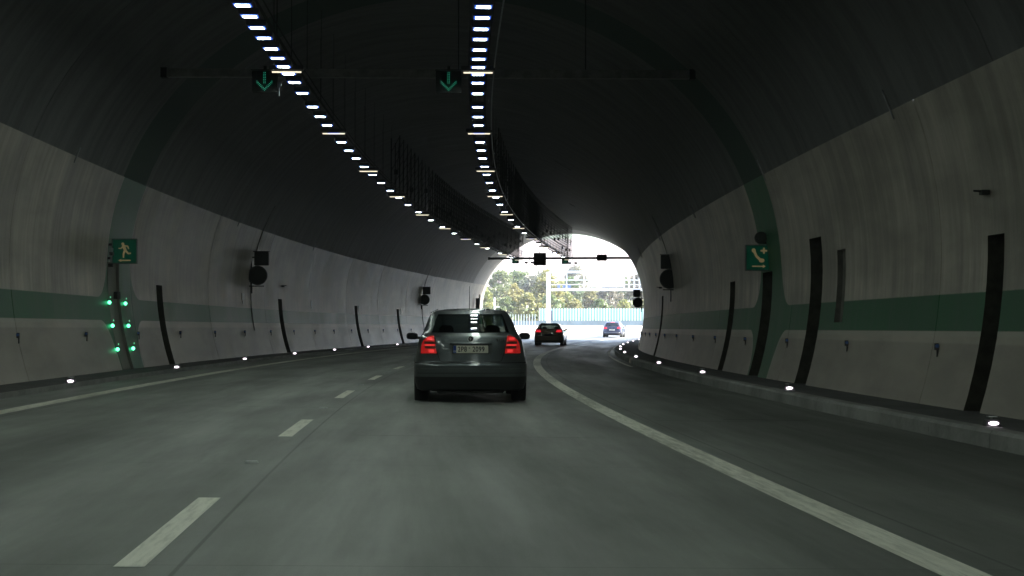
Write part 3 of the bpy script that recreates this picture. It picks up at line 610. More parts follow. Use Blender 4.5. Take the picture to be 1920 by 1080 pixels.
class Car:
    def __init__(s, name, label, cat, loc, rz, lv, paint, D=.34, P=3.4, hole_r=(1.04, 1.31, .81), hole_f=(1.04, 1.31), lower=.385, y_wheels=(.78, 3.3), rw=.315, W=.845):
        s.lv = np.array(lv); s.D = D; s.P = P; s.g = thing(name, label, cat, loc, rz); s.paint = paint; s.W = W; s.hr = hole_r
        th = hole_r[2]
        ts = sorted(set([-1, -.985, -.95, -.9, -.86, -th, -.65, -.5, -.33, -.16, 0, .16, .33, .5, .65, th, .86, .9, .95, .985, 1]))
        zs = sorted(set(list(np.round(s.lv[:, 0], 4)) + list(np.round(np.linspace(s.lv[0, 0], s.lv[-1, 0], 34), 4)) + [hole_r[0], hole_r[1]])); ring = []
        nt = len(ts); ns = 14
        for z in zs:
            w, yr, yf = s.prof(z); Dz = s.Dz(z); row = []
            for t in ts: row.append((w * t, s.ry(w * t, z), z))
            ya, yb = yr + Dz, yf - Dz * 1.3
            for i in range(1, ns): row.append((w, ya + (yb - ya) * i / ns, z))
            for t in reversed(ts):
                a = abs(t); row.append((w * t, yf - Dz * 1.3 * (1 - max(0, 1 - a ** s.Pz(z)) ** (1 / s.Pz(z))), z))
            for i in range(1, ns): row.append((-w, yb + (ya - yb) * i / ns, z))
            ring.append(row)
        n = len(ring[0]); vs = [p for r_ in ring for p in r_]; fs = []; mi = []
        for i in range(len(zs) - 1):
            zm = (zs[i] + zs[i + 1]) / 2
            for j in range(n):
                if j < nt - 1 and hole_r[0] < zm < hole_r[1] and abs((ts[j] + ts[j + 1]) / 2) < th: continue
                jj = j - (nt + ns - 1)
                if 0 <= jj < nt - 1 and hole_f[0] < zm < hole_f[1] and abs((ts[jj] + ts[jj + 1]) / 2) < .86: continue
                k = (j + 1) % n; fs.append((i * n + j, i * n + k, (i + 1) * n + k, (i + 1) * n + j)); mi.append(1 if zm < lower else 0)
        fs.append(tuple((len(zs) - 1) * n + j for j in range(n))); mi.append(0); fs.append(tuple(range(n - 1, -1, -1))); mi.append(1)
        b = MB(); b.v = vs; b.f = fs; b.mi = mi; s.body = b.build('body', [paint, M_PLAS], s.g, smooth=True)
        # glass
        s.panel('rear_window', hole_r[0] - .005, hole_r[1] + .005, lambda z: -th * s.prof(z)[0] * 1.0, lambda z: th * s.prof(z)[0], glass(), .004, skirt=False)
        vsf = []; nz = 8
        for i in range(nz + 1):
            z = hole_f[0] + (hole_f[1] - hole_f[0]) * i / nz; w, yr, yf = s.prof(z)
            for k in range(13):
                t = -.86 + 1.72 * k / 12; vsf.append((w * t, yf - s.Dz(z) * 1.3 * (1 - (1 - abs(t) ** s.Pz(z)) ** (1 / s.Pz(z))) + .004, z))
        MB().add(vsf, [(i * 13 + k, (i + 1) * 13 + k, (i + 1) * 13 + k + 1, i * 13 + k + 1) for i in range(nz) for k in range(12)]).build('windscreen', glass(), s.g, True)
        m_w = pm('dark_side_glass', (.006, .007, .008), .05, 0, coat=.5)
        for sx in (-1, 1):
            for (ya, yb) in ((.16, .5), (.53, .9)):
                vv = []
                for i in range(6):
                    z = hole_r[0] + .0 + (hole_r[1] - hole_r[0]) * i / 5; w, yr, yf = s.prof(z); A = yr + s.Dz(z); B = yf - s.Dz(z) * 1.3
                    for k in range(4): vv.append((sx * (w + .004), A + (B - A) * (ya + (yb - ya) * k / 3), z))
                MB().add(vv, [(i * 4 + k, i * 4 + k + 1, (i + 1) * 4 + k + 1, (i + 1) * 4 + k) for i in range(5) for k in range(3)]).build('side_window', m_w, s.g)
            # wheels
            for y in y_wheels:
                x = sx * (s.W - .105); wv = MB(); pr = [(-.10, rw - .07), (-.105, rw - .015), (-.09, rw), (.09, rw), (.105, rw - .015), (.10, rw - .07)]; nn = 28
                vv = [(x + a, y + r_ * math.cos(2 * math.pi * k / nn), rw + r_ * math.sin(2 * math.pi * k / nn)) for k in range(nn) for a, r_ in pr]
                ff = [(k * 6 + q, ((k + 1) % nn) * 6 + q, ((k + 1) % nn) * 6 + q + 1, k * 6 + q + 1) for k in range(nn) for q in range(5)]
                wh = bpy.data.objects.new('wheel', None); C.objects.link(wh); wh.parent = s.g
                wv.add(vv, ff).build('tyre', M_TYRE, wh, True)
                m = MB(); xo = x + sx * .09
                m.tube([(x - sx * .04, y, rw), (x + sx * .06, y, rw)], rw - .075, 24)
                for q in range(5):
                    a = q * 2 * math.pi / 5; m.box((xo, y + .12 * math.cos(a), rw + .12 * math.sin(a)), (.03, .2, .05), Matrix.Rotation(a, 3, 'X'))
                m.build('rim', M_RIM, wh)
                MB().add([(sx * (s.W + .002), y + (rw + .05) * math.cos(q), rw + (rw + .05) * math.sin(q)) for q in [math.pi * i / 16 for i in range(17)]], [tuple(range(17))]).build('wheel_arch', M_PLAS, s.g)
            # mirrors
        # seats
        for x in (-.36, .36):
            for y in (.95, 1.9) if False else ((y_wheels[0] + .55), (y_wheels[0] + 1.35)):
                MB().rbox((x, y, .72), (.46, .14, .62), .05).build('seat', M_INT, s.g); MB().rbox((x, y - .02, 1.075), (.22, .09, .15), .045).build('head_rest', M_INT, s.g)
        MB().box((0, 1.9, .35), (s.W * 1.7, 3.2, .05)).build('cabin_floor', M_INT, s.g); MB().box((0, y_wheels[0] + .0, hole_r[0] - .06), (s.W * 1.5, .5, .02)).build('parcel_shelf', M_INT, s.g)
    def prof(s, z): return tuple(float(np.interp(z, s.lv[:, 0], s.lv[:, i])) for i in (1, 2, 3))
    def Dz(s, z): return s.D * (1 if z < 1 else max(.5, 1 - (z - 1) * .7))
    def Pz(s, z): return float(np.interp(z, [.97, 1.05], [s.P, 2.4]))
    def ry(s, x, z):
        w, yr, yf = s.prof(z); a = min(1, abs(x) / w); return yr + s.Dz(z) * (1 - max(0, 1 - a ** s.Pz(z)) ** (1 / s.Pz(z)))
    def pt(s, x, z, off=0.0):
        e = .01; y = s.ry(x, z); nx = (s.ry(x + e, z) - s.ry(x - e, z)) / (2 * e); nz = (s.ry(x, z + e) - s.ry(x, z - e)) / (2 * e)
        nx = max(-2.5, min(2.5, nx)); nz = max(-2.5, min(2.5, nz)); n = Vector((nx, -1, nz)).normalized(); return Vector((x, y, z)) + n * off
    def panel(s, name, z0, z1, xl, xr, mat, off=.008, nx=12, nz=8, skirt=True, parent=None):
        m = MB(); rows = []
        for i in range(nz + 1):
            z = z0 + (z1 - z0) * i / nz; a, b = xl(z), xr(z)
            rows.append([(a + (b - a) * k / nx, z) for k in range(nx + 1)])
        vs = [s.pt(x, z, off) for r_ in rows for x, z in r_]; w = nx + 1
        fs = [(i * w + k, i * w + k + 1, (i + 1) * w + k + 1, (i + 1) * w + k) for i in range(nz) for k in range(nx)]
        if skirt:
            bd = [(0, k) for k in range(nx)] + [(i, nx) for i in range(nz)] + [(nz, k) for k in range(nx, 0, -1)] + [(i, 0) for i in range(nz, 0, -1)]
            b0 = len(vs); vs += [s.pt(*rows[i][k], -.012) for i, k in bd]; n = len(bd)
            fs += [(bd[q][0] * w + bd[q][1], b0 + q, b0 + (q + 1) % n, bd[(q + 1) % n][0] * w + bd[(q + 1) % n][1]) for q in range(n)]
        return m.add(vs, fs).build(name, mat, parent or s.g, True)
    def seam(s, pts, w=.006, name='panel_gap', mat=None, off=.0022):
        m = MB(); P = []
        for (a, b) in zip(pts[:-1], pts[1:]):
            n = max(2, int((Vector(b) - Vector(a)).length / .03)); P += [Vector(a).lerp(Vector(b), i / n) for i in range(n)]
        P.append(Vector(pts[-1])); vs = []
        for i, q in enumerate(P):
            d = (P[min(i + 1, len(P) - 1)] - P[max(i - 1, 0)]).normalized(); t = Vector((-d.y, d.x)) * w / 2
            vs += [s.pt(q.x + t.x, q.y + t.y, off), s.pt(q.x - t.x, q.y - t.y, off)]
        return m.add(vs, [(2 * i, 2 * i + 1, 2 * i + 3, 2 * i + 2) for i in range(len(P) - 1)]).build(name, mat or M_SEAM, s.g)
    def mirrors(s, x0, x1, z0, z1, y, mat):
        for sx in (-1, 1):
            cx, cz = (x0 + x1) / 2, (z0 + z1) / 2; hw, hh = (x1 - x0) / 2, (z1 - z0) / 2; m = MB(); rings = []
            for (yy, k) in ((0, .8), (.02, 1.0), (.09, .92), (.15, .55)):
                rings += [(sx * cx + hw * k * math.copysign(abs(math.cos(a)) ** .6, math.cos(a)), y + yy, cz + hh * k * math.copysign(abs(math.sin(a)) ** .7, math.sin(a))) for a in [2 * math.pi * i / 20 for i in range(20)]]
            m.add(rings, [(r_ * 20 + i, r_ * 20 + (i + 1) % 20, (r_ + 1) * 20 + (i + 1) % 20, (r_ + 1) * 20 + i) for r_ in range(3) for i in range(20)] + [tuple(range(60, 80))])
            mm = m.build('door_mirror', mat, s.g, True)
            MB().add([(p[0], y + .004, p[2]) for p in rings[:20]], [tuple(range(20))]).build('mirror_glass', M_GLS2, mm); MB().box((sx * (x0 - .06), y + .06, z0 + .03), (.16, .05, .04)).build('mirror_arm', M_PLAS, mm)
M_GLS2 = pm('mirror_glass', (.05, .055, .06), .06, 0, metal=.6)
def paint(name, col, metal=.6, rough=.32):
    return pm(name, col, rough, .06, 40, metal=metal, coat=.9)
def text_mesh(txt, size, name, mat, parent, loc, rot=(math.pi / 2, 0, 0), sx=1.0, ext=.001):
    cu = bpy.data.curves.new(name, 'FONT'); cu.body = txt; cu.size = size; cu.align_x = 'CENTER'; cu.align_y = 'CENTER'; cu.extrude = ext; cu.space_character = 1.1; cu.offset = size * .018
    to = bpy.data.objects.new('text_source', cu); C.objects.link(to); bpy.context.view_layer.update()
    me = bpy.data.meshes.new_from_object(to.evaluated_get(bpy.context.evaluated_depsgraph_get())); bpy.data.objects.remove(to)
    me.name = name; me.materials.clear(); me.materials.append(mat); o = bpy.data.objects.new(name, me); C.objects.link(o); o.parent = parent; o.location = loc; o.rotation_euler = rot; o.scale = (sx, 1, 1); return o
# --- silver grey liftback ahead
LV = [(.17,.74,.12,4.15),(.20,.80,.06,4.25),(.30,.83,.03,4.33),(.385,.845,.01,4.36),(.46,.845,0,4.37),(.55,.845,0,4.35),(.580,.845,.012,4.33),(.60,.838,.045,4.32),(.70,.818,.055,4.28),(.80,.802,.065,4.20),(.87,.787,.078,3.95),(.93,.775,.095,3.6),
      (.975,.75,.12,3.25),(.995,.74,.17,3.1),(1.01,.73,.24,3.0),(1.04,.715,.31,2.95),(1.10,.69,.385,2.80),(1.17,.665,.48,2.65),(1.24,.64,.59,2.48),(1.31,.605,.73,2.28),(1.35,.565,.86,2.15),(1.38,.49,1.04,2.05),(1.403,.35,1.30,1.95),(1.413,.2,1.5,1.86)]
pcol = paint('silver_green_paint', (.088, .102, .106))
p, rz = at(24.42, .79, 0)
c1 = Car('parked_car', 'silver grey liftback car ahead with red tail lights and white number plate', 'car', p, rz, LV, pcol); c1.g.name = 'liftback_car'
def tl_out(z): return float(np.interp(z, [.73, .80, .87, .92, .96, .985], [.735, .733, .720, .697, .65, .595]))
def tl_in(z): return float(np.interp(z, [.73, .985], [.505, .545]))
M_TL = pm('tail_lens_red', (.5, .01, .012), .2, .2, 60, em=(1, .035, .03), es=.024, coat=.6); M_TLB = pm('tail_lens_bright', (.6, .02, .03), .2, .1, em=(1, .06, .055), es=.08); M_TLD = pm('tail_lens_dark', (.10, .045, .03), .25, .2)
for sx in (-1, 1):
    xl = (lambda z: -tl_out(z)) if sx < 0 else tl_in; xr = (lambda z: -tl_in(z)) if sx < 0 else tl_out
    tl = c1.panel('tail_light', .73, .985, xl, xr, M_TL, .012, 10, 14)
    for z0, z1 in ((.868, .903), (.800, .834)):
        i0_, i1_ = .02, .13
        a = (lambda z: -(tl_in(z) + .155)) if sx < 0 else (lambda z: tl_in(z) + .0); b = (lambda z: -tl_in(z) - .0) if sx < 0 else (lambda z: tl_in(z) + .155)
        c1.panel('reflector_bar', z0, z1, a, b, M_TLD, .0145, 8, 2, False, tl)
    ins = (lambda z: -tl_in(z) - .11) if sx < 0 else (lambda z: tl_in(z) + .03); ine = (lambda z: -tl_in(z) - .03) if sx < 0 else (lambda z: tl_in(z) + .11)
    c1.panel('brake_lamp', .742, .788, ins, ine, M_TLB, .0145, 6, 3, False, tl); c1.panel('stop_lamp', .925, .96, ins, ine, M_TLB, .0145, 6, 3, False, tl)
    c1.panel('tail_glow', .843, .860, (lambda z: -tl_in(z) - .15) if sx < 0 else (lambda z: tl_in(z) + .01), (lambda z: -tl_in(z) - .01) if sx < 0 else (lambda z: tl_in(z) + .15), M_TLB, .0145, 6, 2, False, tl)
c1.seam([(-.535, .99), (-.50, .74), (-.455, .62), (-.40, .605), (.40, .605), (.455, .62), (.50, .74), (.535, .99)], .008)
c1.seam([(-.83, .592), (-.5, .588), (.5, .588), (.83, .592)], .014)
c1.panel('bumper_strip', .50, .512, lambda z: -.8, lambda z: .8, pm('bumper_edge', (.09, .1, .1), .4), .003, 20, 1, False)
c1.seam([(-.79, .44), (.79, .44)], .006)
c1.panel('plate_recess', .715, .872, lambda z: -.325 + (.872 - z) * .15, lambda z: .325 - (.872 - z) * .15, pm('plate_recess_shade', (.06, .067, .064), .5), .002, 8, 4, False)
c1.panel('grip_bar', .862, .885, lambda z: -.31, lambda z: .31, pcol, .028, 8, 2)
yp = c1.ry(0, .79) - .020
pl = MB().rbox((0, yp, .792), (.52, .008, .112), .006).build('number_plate', pm('plate_white', (.75, .73, .62), .5, .05), c1.g)
MB().rbox((0, yp + .006, .792), (.545, .01, .135), .006).build('plate_frame', M_PLAS, c1.g)
MB().box((-.237, yp - .0052, .792), (.044, .003, .108)).build('euro_band', pm('plate_blue', (.01, .06, .34), .5), pl)
mt = pm('plate_black', (.015, .015, .015), .5)
text_mesh('2P8', .105, 'plate_text', mt, pl, (-.125, yp - .0055, .79), sx=.80); text_mesh('2099', .105, 'plate_text', mt, pl, (.115, yp - .0055, .79), sx=.80)
text_mesh('CZ', .026, 'plate_text', pm('plate_white', (.75, .75, .72), .5), pl, (-.237, yp - .0072, .762)); MB().disc((-.02, .81), .011, yp - .006, yp - .004, 12).build('registration_sticker', pm('sticker_grey', (.3, .3, .25), .6), pl)
lg = MB().disc((0, .945), .042, c1.ry(0, .945) - .016, c1.ry(0, .945) + .02, 28).build('badge', M_BLK, c1.g); yb = c1.ry(0, .945) - .019
m = MB(); 
for q in range(28):
    a, b = 2 * math.pi * q / 28, 2 * math.pi * (q + 1) / 28; m.add([(r_ * math.cos(t_), yb, .945 + r_ * math.sin(t_)) for t_ in (a, b) for r_ in (.036, .044)], [(0, 1, 3, 2)])
m.prism([(-.012, .925), (.004, .925), (.004, .95), (.018, .95), (-.004, .97), (-.026, .95), (-.012, .95)], yb - .002, yb).build('badge_emblem', M_CHR, lg)
text_mesh('TDI', .045, 'model_badge', M_CHR, c1.g, (.435, c1.ry(.435, .925) - .006, .925), rot=(math.pi / 2 - .1, 0, .05), sx=1.6)
c1.mirrors(.83, 1.02, .915, 1.03, 2.75, pm('mirror_black', (.012, .013, .016), .2, .1, coat=.8))
MB().tube([(.0, 1.52, 1.395), (0, 1.50, 1.42), (0, 1.36, 1.76)], [.012, .006, .003], 6).build('antenna', M_BLK, c1.g)
MB().tube([(-.60, 1.3, 1.345), (-.5, 1.75, 1.40), (-.5, 2.1, 1.40)], .008, 5).tube([(.60, 1.3, 1.345), (.5, 1.75, 1.40), (.5, 2.1, 1.40)], .008, 5).build('roof_gutter', M_PLAS, c1.g)
MB().rbox((0, .42, .165), (1.0, .5, .06), .02).tube([(.42, .10, .2), (.42, .5, .2)], .028, 10).build('underbody', M_PLAS, c1.g)
# --- brown hatchback near the mouth
LV2 = [(.17,.78,.12,4.0),(.22,.85,.05,4.1),(.35,.875,.01,4.15),(.5,.88,0,4.15),(.6,.88,.01,4.1),(.63,.875,.05,4.1),(.8,.865,.08,4.0),(.9,.85,.11,3.7),(.97,.82,.15,3.3),(1.03,.77,.20,3.0),(1.1,.73,.26,2.8),(1.2,.67,.36,2.5),(1.28,.62,.46,2.3),(1.33,.56,.55,2.15),(1.365,.45,.75,2.0),(1.375,.2,.9,1.9)]
p, rz = at(100.5, 1.33, .0)
c2 = Car('hatchback_car', 'brown hatchback car driving out near the tunnel mouth', 'car', p, rz, LV2, paint('brown_paint', (.20, .15, .10), .2, .4), hole_r=(1.02, 1.28, .78), hole_f=(1.03, 1.28), W=.88, lower=.3, rw=.31)
M_TL2 = pm('tail_lens_far', (.5, .01, .02), .2, .1, em=(1, .03, .05), es=.08)
def lights(c, z0, z1, xi, xo, mat):
    for sx in (-1, 1):
        a = (lambda z: -xo - (z1 - z) * .15) if sx < 0 else (lambda z: xi + (z - z0) * .4); b = (lambda z: -xi - (z - z0) * .4) if sx < 0 else (lambda z: xo + (z1 - z) * .15)
        t = c.panel('tail_light', z0, z1, a, b, mat, .012, 10, 5); c.panel('brake_lamp', z0 + .02, z0 + .05, lambda z: (sx * (xi + xo) / 2) - .09, lambda z: (sx * (xi + xo) / 2) + .09, M_TLB, .015, 4, 2, False, t)
lights(c2, .82, .955, .45, .78, M_TL2)
def plate(c, z, txt, w=.5, mat=None):
    y = c.ry(0, z) - .015; q = MB().rbox((0, y, z), (w, .008, .11), .006).build('number_plate', mat or pm('plate_white', (.75, .75, .72)), c.g); text_mesh(txt, .09, 'plate_text', mt, q, (0, y - .006, z), sx=.8)
MB().rbox((0, c2.ry(0, .7) - .012, .66), (.5, .02, .11), .01).build('number_plate', M_PLAS, c2.g)
MB().box((0, c2.ry(0, .73) - .02, .745), (.12, .03, .02)).build('plate_lamp', pm('warm_metal', (.7, .6, .5), .3), c2.g); MB().box((-.52, c2.ry(-.52, .75) - .008, .76), (.12, .01, .02)).box((-.52, c2.ry(-.52, .79) - .008, .81), (.10, .01, .015)).build('model_badge', M_CHR, c2.g)
c2.seam([(-.62, 1.0), (-.62, .62), (.62, .62), (.62, 1.0)], .012); c2.mirrors(.84, 1.0, .91, 1.02, 2.6, M_PLAS)
c2.panel('roof_spoiler', 1.285, 1.325, lambda z: -.5, lambda z: .5, M_PLAS, .05, 12, 3)
# --- dark estate beyond
LV3 = [(.2,.80,.12,4.5),(.26,.86,.05,4.6),(.4,.885,.01,4.65),(.55,.89,0,4.65),(.62,.885,.03,4.6),(.8,.87,.06,4.4),(.92,.85,.09,4.0),(1.0,.81,.13,3.5),(1.08,.77,.18,3.2),(1.2,.71,.26,2.9),(1.3,.66,.34,2.7),(1.38,.61,.42,2.5),(1.43,.52,.56,2.3),(1.45,.3,.8,2.1)]
p, rz = at(152.3, 1.75, .0)
rz += .035
c3 = Car('estate_car', 'dark blue estate car driving in sunlight beyond the tunnel', 'car', p, rz, LV3, paint('dark_blue_paint', (.02, .025, .055), .4, .3), hole_r=(1.03, 1.36, .78), hole_f=(1.05, 1.36), W=.89, lower=.34)
lights(c3, .80, .95, .45, .80, M_TL2); plate(c3, .70, '3A6 4521', .50)
c3.panel('chrome_strip', .44, .465, lambda z: -.72, lambda z: .72, M_CHR, .006, 12, 1); c3.panel('brake_lamp', 1.375, 1.395, lambda z: -.18, lambda z: .18, M_TLB, .01, 6, 1)
MB().disc((0, .86), .05, c3.ry(0, .86) - .02, c3.ry(0, .86), 20).build('badge', M_CHR, c3.g); c3.mirrors(.86, 1.03, .95, 1.07, 3.0, M_PLAS)
for sx in (-1, 1): MB().tube([(sx * .58, .8, 1.44), (sx * .58, .95, 1.475), (sx * .58, 2.3, 1.475), (sx * .58, 2.5, 1.43)], .02, 6).build('roof_rail', M_CHR, c3.g)
c3.seam([(-.62, 1.0), (-.6, .6), (.6, .6), (.62, 1.0)], .012)
# ---------------------------------------------------------------- outside: terrain
def terrain_mat():
    t = NT('hillside_ground'); tc = t.n('ShaderNodeTexCoord'); sp = t.n('ShaderNodeSeparateXYZ'); t.l(tc.outputs['Object'], sp.inputs[0])
    n1 = t.noise(tc.outputs['Object'], .02, 5); n2 = t.noise(tc.outputs['Object'], .6, 5, .7)
    y = t.math('ADD', sp.outputs[1], t.math('MULTIPLY', n1, 60)); field = t.step(y, 380, 400); top = t.step(y, 830, 850)
    grass = t.mix(n2, (.06, .09, .03), (.14, .15, .06)); straw = t.mix(t.step(n1, .35, .65), (.215, .165, .15), (.27, .215, .20)); straw = t.mix(t.math('MULTIPLY', n2, .4), straw, (.20, .18, .13))
    c = t.mix(field, grass, straw); c = t.mix(top, c, (.15, .21, .12)); d = t.bsdf(Roughness=.9); t.l(c, d.inputs['Base Color']); t.bump(d, n2, .5, .1); return t.m
M_TER = terrain_mat()
gx = np.concatenate([np.linspace(-600, -60, 19)[:-1], np.linspace(-60, 120, 91)[:-1], np.linspace(120, 900, 27)]); gy = np.concatenate([np.arange(137, 300, 2.0), np.arange(300, 700, 10), np.arange(700, 2601, 60)])
cs = np.arange(120, 480, 2.0); ccx = np.interp(cs, SS, CX); ccy = np.interp(cs, SS, CY); cth = np.interp(cs, SS, TH)
def hgt(x, y):
    d = (ccx - x) ** 2 + (ccy - y) ** 2; i = int(np.argmin(d)); o = (x - ccx[i]) * math.cos(cth[i]) - (y - ccy[i]) * math.sin(cth[i]); dd = math.sqrt(d[i]); o = math.copysign(dd, o)
    z = -.35
    if o < 0: z += np.interp(-o, [8.4, 9.5, 13, 40], [0, .3, .9, 1.7])
    else: z += np.interp(o, [12.2, 14, 30], [0, .4, 1.5])
    mask = np.interp(abs(o), [13, 60], [0, 1]); hill = max(0, y - 262) * .074 + max(0, y - 700) * .02
    return float(z + hill * mask + mask * .8 * math.sin(x * .05) * math.cos(y * .037))
vs = [(float(x), float(y), hgt(x, y)) for y in gy for x in gx]; w = len(gx)
m = MB().add(vs, [(j * w + i, j * w + i + 1, (j + 1) * w + i + 1, (j + 1) * w + i) for j in range(len(gy) - 1) for i in range(w - 1)]).build('hillside', M_TER, smooth=True); tag(m, 'pale harvested hillside with a green strip at its top', kind='structure')
tag(MB().add([(-5000, -5000, -2.2), (5000, -5000, -2.2), (5000, 5000, -2.2), (-5000, 5000, -2.2)], [(0, 1, 2, 3)]).build('ground', pm('earth', (.14, .12, .08), .9, .3, .05)), 'wide earth ground under everything', kind='structure')
# concrete barrier at the left edge outside
def sweep_thing(name, label, cat, prof, s0, s1, ds, mat, pname):
    base = T((s0 + s1) / 2, prof[0][0], 0); g = thing(name, label, cat, base); k = len(prof); s = s0
    while s < s1 - .01:
        e = min(s + ds, s1); n = 3; sv = [s + .01 + (e - s - .02) * i / n for i in range(n + 1)]
        vs = [T(q, o, h) - base for q in sv for o, h in prof]
        MB().add(vs, [(i * k + j, i * k + j + 1, (i + 1) * k + j + 1, (i + 1) * k + j) for i in range(n) for j in range(k - 1)] + [tuple(range(k - 1, -1, -1)), tuple(n * k + j for j in range(k))]).build(pname, mat, g); s = e
    return g
sweep_thing('concrete_barrier', 'low sunlit concrete barrier along the road beyond the tunnel', 'barrier', [(-7.9, 0), (-7.75, .25), (-7.62, .92), (-7.42, .92), (-7.3, .25), (-7.1, 0)], 135, 262, 4.0, M_OUT, 'barrier_segment')
# kerb side lamp column outside left, pale post at the mouth
g = thing('noise_barrier', 'green and white slatted noise barrier behind the road', 'noise barrier', (13, 215, 1.0))
M_TEAL = pm('teal_panel', (.16, .42, .36), .4, .15, 1.5); M_WPOST = pm('white_slat', (.72, .74, .74), .5, .1, 2)
x = -9.4; i = 0
sl1 = MB().box((0, 0, 1.68), (.17, .10, 1.62)).build('slat', M_WPOST, g); pn1 = MB().box((0, .02, 1.66), (.195, .03, 1.5)).build('glazing_panel', M_TEAL, g); sl1.location.x = x; pn1.location.x = x + .183
for i in range(1, 95):
    a_, b_ = sl1.copy(), pn1.copy()
    for q in (a_, b_): C.objects.link(q); q.parent = g
    a_.location.x = x + .366 * i; b_.location.x = x + .366 * i + .183
for xx0, xx1 in ((-9.5, 25.5),): MB().box(((xx0 + xx1) / 2, .1, .80), (xx1 - xx0, .12, .12)).build('lower_rail', M_WPOST, g); MB().box((5.5, .05, .15), (40, .3, 1.42)).build('base_wall', pm('blue_grey_concrete', (.20, .25, .30), .8, .2, .6), g)
for xx in (1.3, 1.6): MB().box((-8.0 + xx * .0 + (xx - 1.3) * 0, -.08, 1.55), (.5, .05, 1.3)).build('service_door', pm('slate_door', (.12, .13, .20), .5), g); break
g = thing('picket_fence', 'row of thin white posts left of the slatted noise barrier', 'fence', (1.2, 214, 1.2))
pk = MB().box((0, 0, .75), (.09, .08, 1.5)).build('post', M_WPOST, g); pk.location.x = -3.6
for i in range(1, 16): q = pk.copy(); C.objects.link(q); q.parent = g; q.location.x = -3.6 + i * .36
MB().box((-.9, 0, .0), (5.6, .2, .1)).build('base_rail', M_WPOST, g)
# ---------------------------------------------------------------- outside sign gantry
g = thing('sign_gantry', 'white steel overhead sign gantry spanning beyond the tunnel', 'gantry', (4.2, 190, 0.4)); MW = pm('white_steel', (.72, .74, .76), .4, .06)
def Z(z): return z - .4
MB().box((0, 0, 3.4), (.5, .5, 7.2)).build('post', MW, g); MB().box((0, 0, -.1), (1.0, 1.0, .5)).build('footing', M_OUT, g)
MB().box((29.5, 0, 3.4), (.5, .5, 7.2)).build('post', MW, g)
for yy in (-.45, .45):
    MB().box((14.7, yy, Z(7.40)), (29.2, .16, .24)).build('top_chord', MW, g); MB().box((14.7, yy, Z(5.33)), (29.2, .16, .24)).build('bottom_chord', MW, g)
    for zz, dd in ((6.47, .07), (5.95, .07)): MB().box((14.7, yy - .02, Z(zz)), (29.2, .05, dd)).build('rail', MW, g)
    for xx in (.2, 2.1, 4.1, 4.95, 8.75, 9.3, 9.9, 10.5, 12.4, 14.4, 16.6, 18.9, 21, 23.2, 25.4, 27.5): MB().box((xx, yy + .01, Z(6.36)), (.11 if xx in (.2, 2.1, 4.1) else .07, .10, 1.82)).build('upright', MW, g)
for k in range(26): MB().box((.9 + 1.1 * k, 0, Z(5.47)), (1.0, .8, .03)).build('walkway_grate', MW, g)
MB().box((6.85, -.62, Z(6.5)), (3.7, .08, 1.75)).build('sign_panel', pm('sign_white', (.75, .76, .78), .5, .04), g)
for k in range(3): MB().box((1.2 + .6 * k, .0, Z(5.72)), (.32, .3, .3)).build('equipment_box', pm('blue_box', (.12, .18, .36), .5), g)
MB().tube([(1.9, -.45, Z(5.1)), (1.9, -.45, Z(5.3))], [.16, .05], 8).build('camera_dome', M_DGREY, g)
MB().tube([(3.2, -.6, Z(6.62)), (3.2, -.2, Z(6.62))], [.28, .28], 12).build('loudspeaker', MW, g)
# pale lamp post just outside the left side of the mouth
p = T(140, -7.0, 0); g = thing('lamp_post', 'thin white post with a small arm just outside the left side', 'post', p, 0)
MB().tube([(0, 0, -.2), (0, 0, 3.4)], .07, 8).build('pole', MW, g); MB().tube([(0, 0, 2.6), (.45, 0, 2.6)], .04, 6).build('arm', MW, g)
# ---------------------------------------------------------------- trees
def leaf_mat(name, c1_, c2_, c3_):
    t = NT(name); ge = t.n('ShaderNodeNewGeometry'); oi = t.n('ShaderNodeObjectInfo'); tc = t.n('ShaderNodeTexCoord')
    nz = t.noise(tc.outputs['Object'], .45, 3); f = t.math('ADD', t.math('MULTIPLY', ge.outputs['Random Per Island'], .5), t.math('MULTIPLY', nz, .5))
    c = t.mix(t.step(f, .25, .75), c1_, c2_); c = t.mix(t.math('MULTIPLY', oi.outputs['Random'], .6), c, c3_)
    d = t.n('ShaderNodeBsdfPrincipled'); d.inputs['Roughness'].default_value = .55; t.l(c, d.inputs['Base Color']); tr = t.n('ShaderNodeBsdfTranslucent'); t.l(c, tr.inputs[0])
    mx = t.n('ShaderNodeMixShader'); mx.inputs[0].default_value = .35; t.l(d.outputs[0], mx.inputs[1]); t.l(tr.outputs[0], mx.inputs[2]); t.l(mx.outputs[0], t.out.inputs[0]); return t.m
LM = [leaf_mat('leaves_green', (.05, .10, .035), (.17, .225, .075), (.16, .17, .08)), leaf_mat('leaves_yellow', (.10, .14, .035), (.28, .28, .085), (.24, .20, .08)), leaf_mat('leaves_dull', (.09, .125, .085), (.19, .22, .15), (.22, .18, .14))]
M_BARK = pm('bark', (.14, .11, .09), .9, .3, 8)
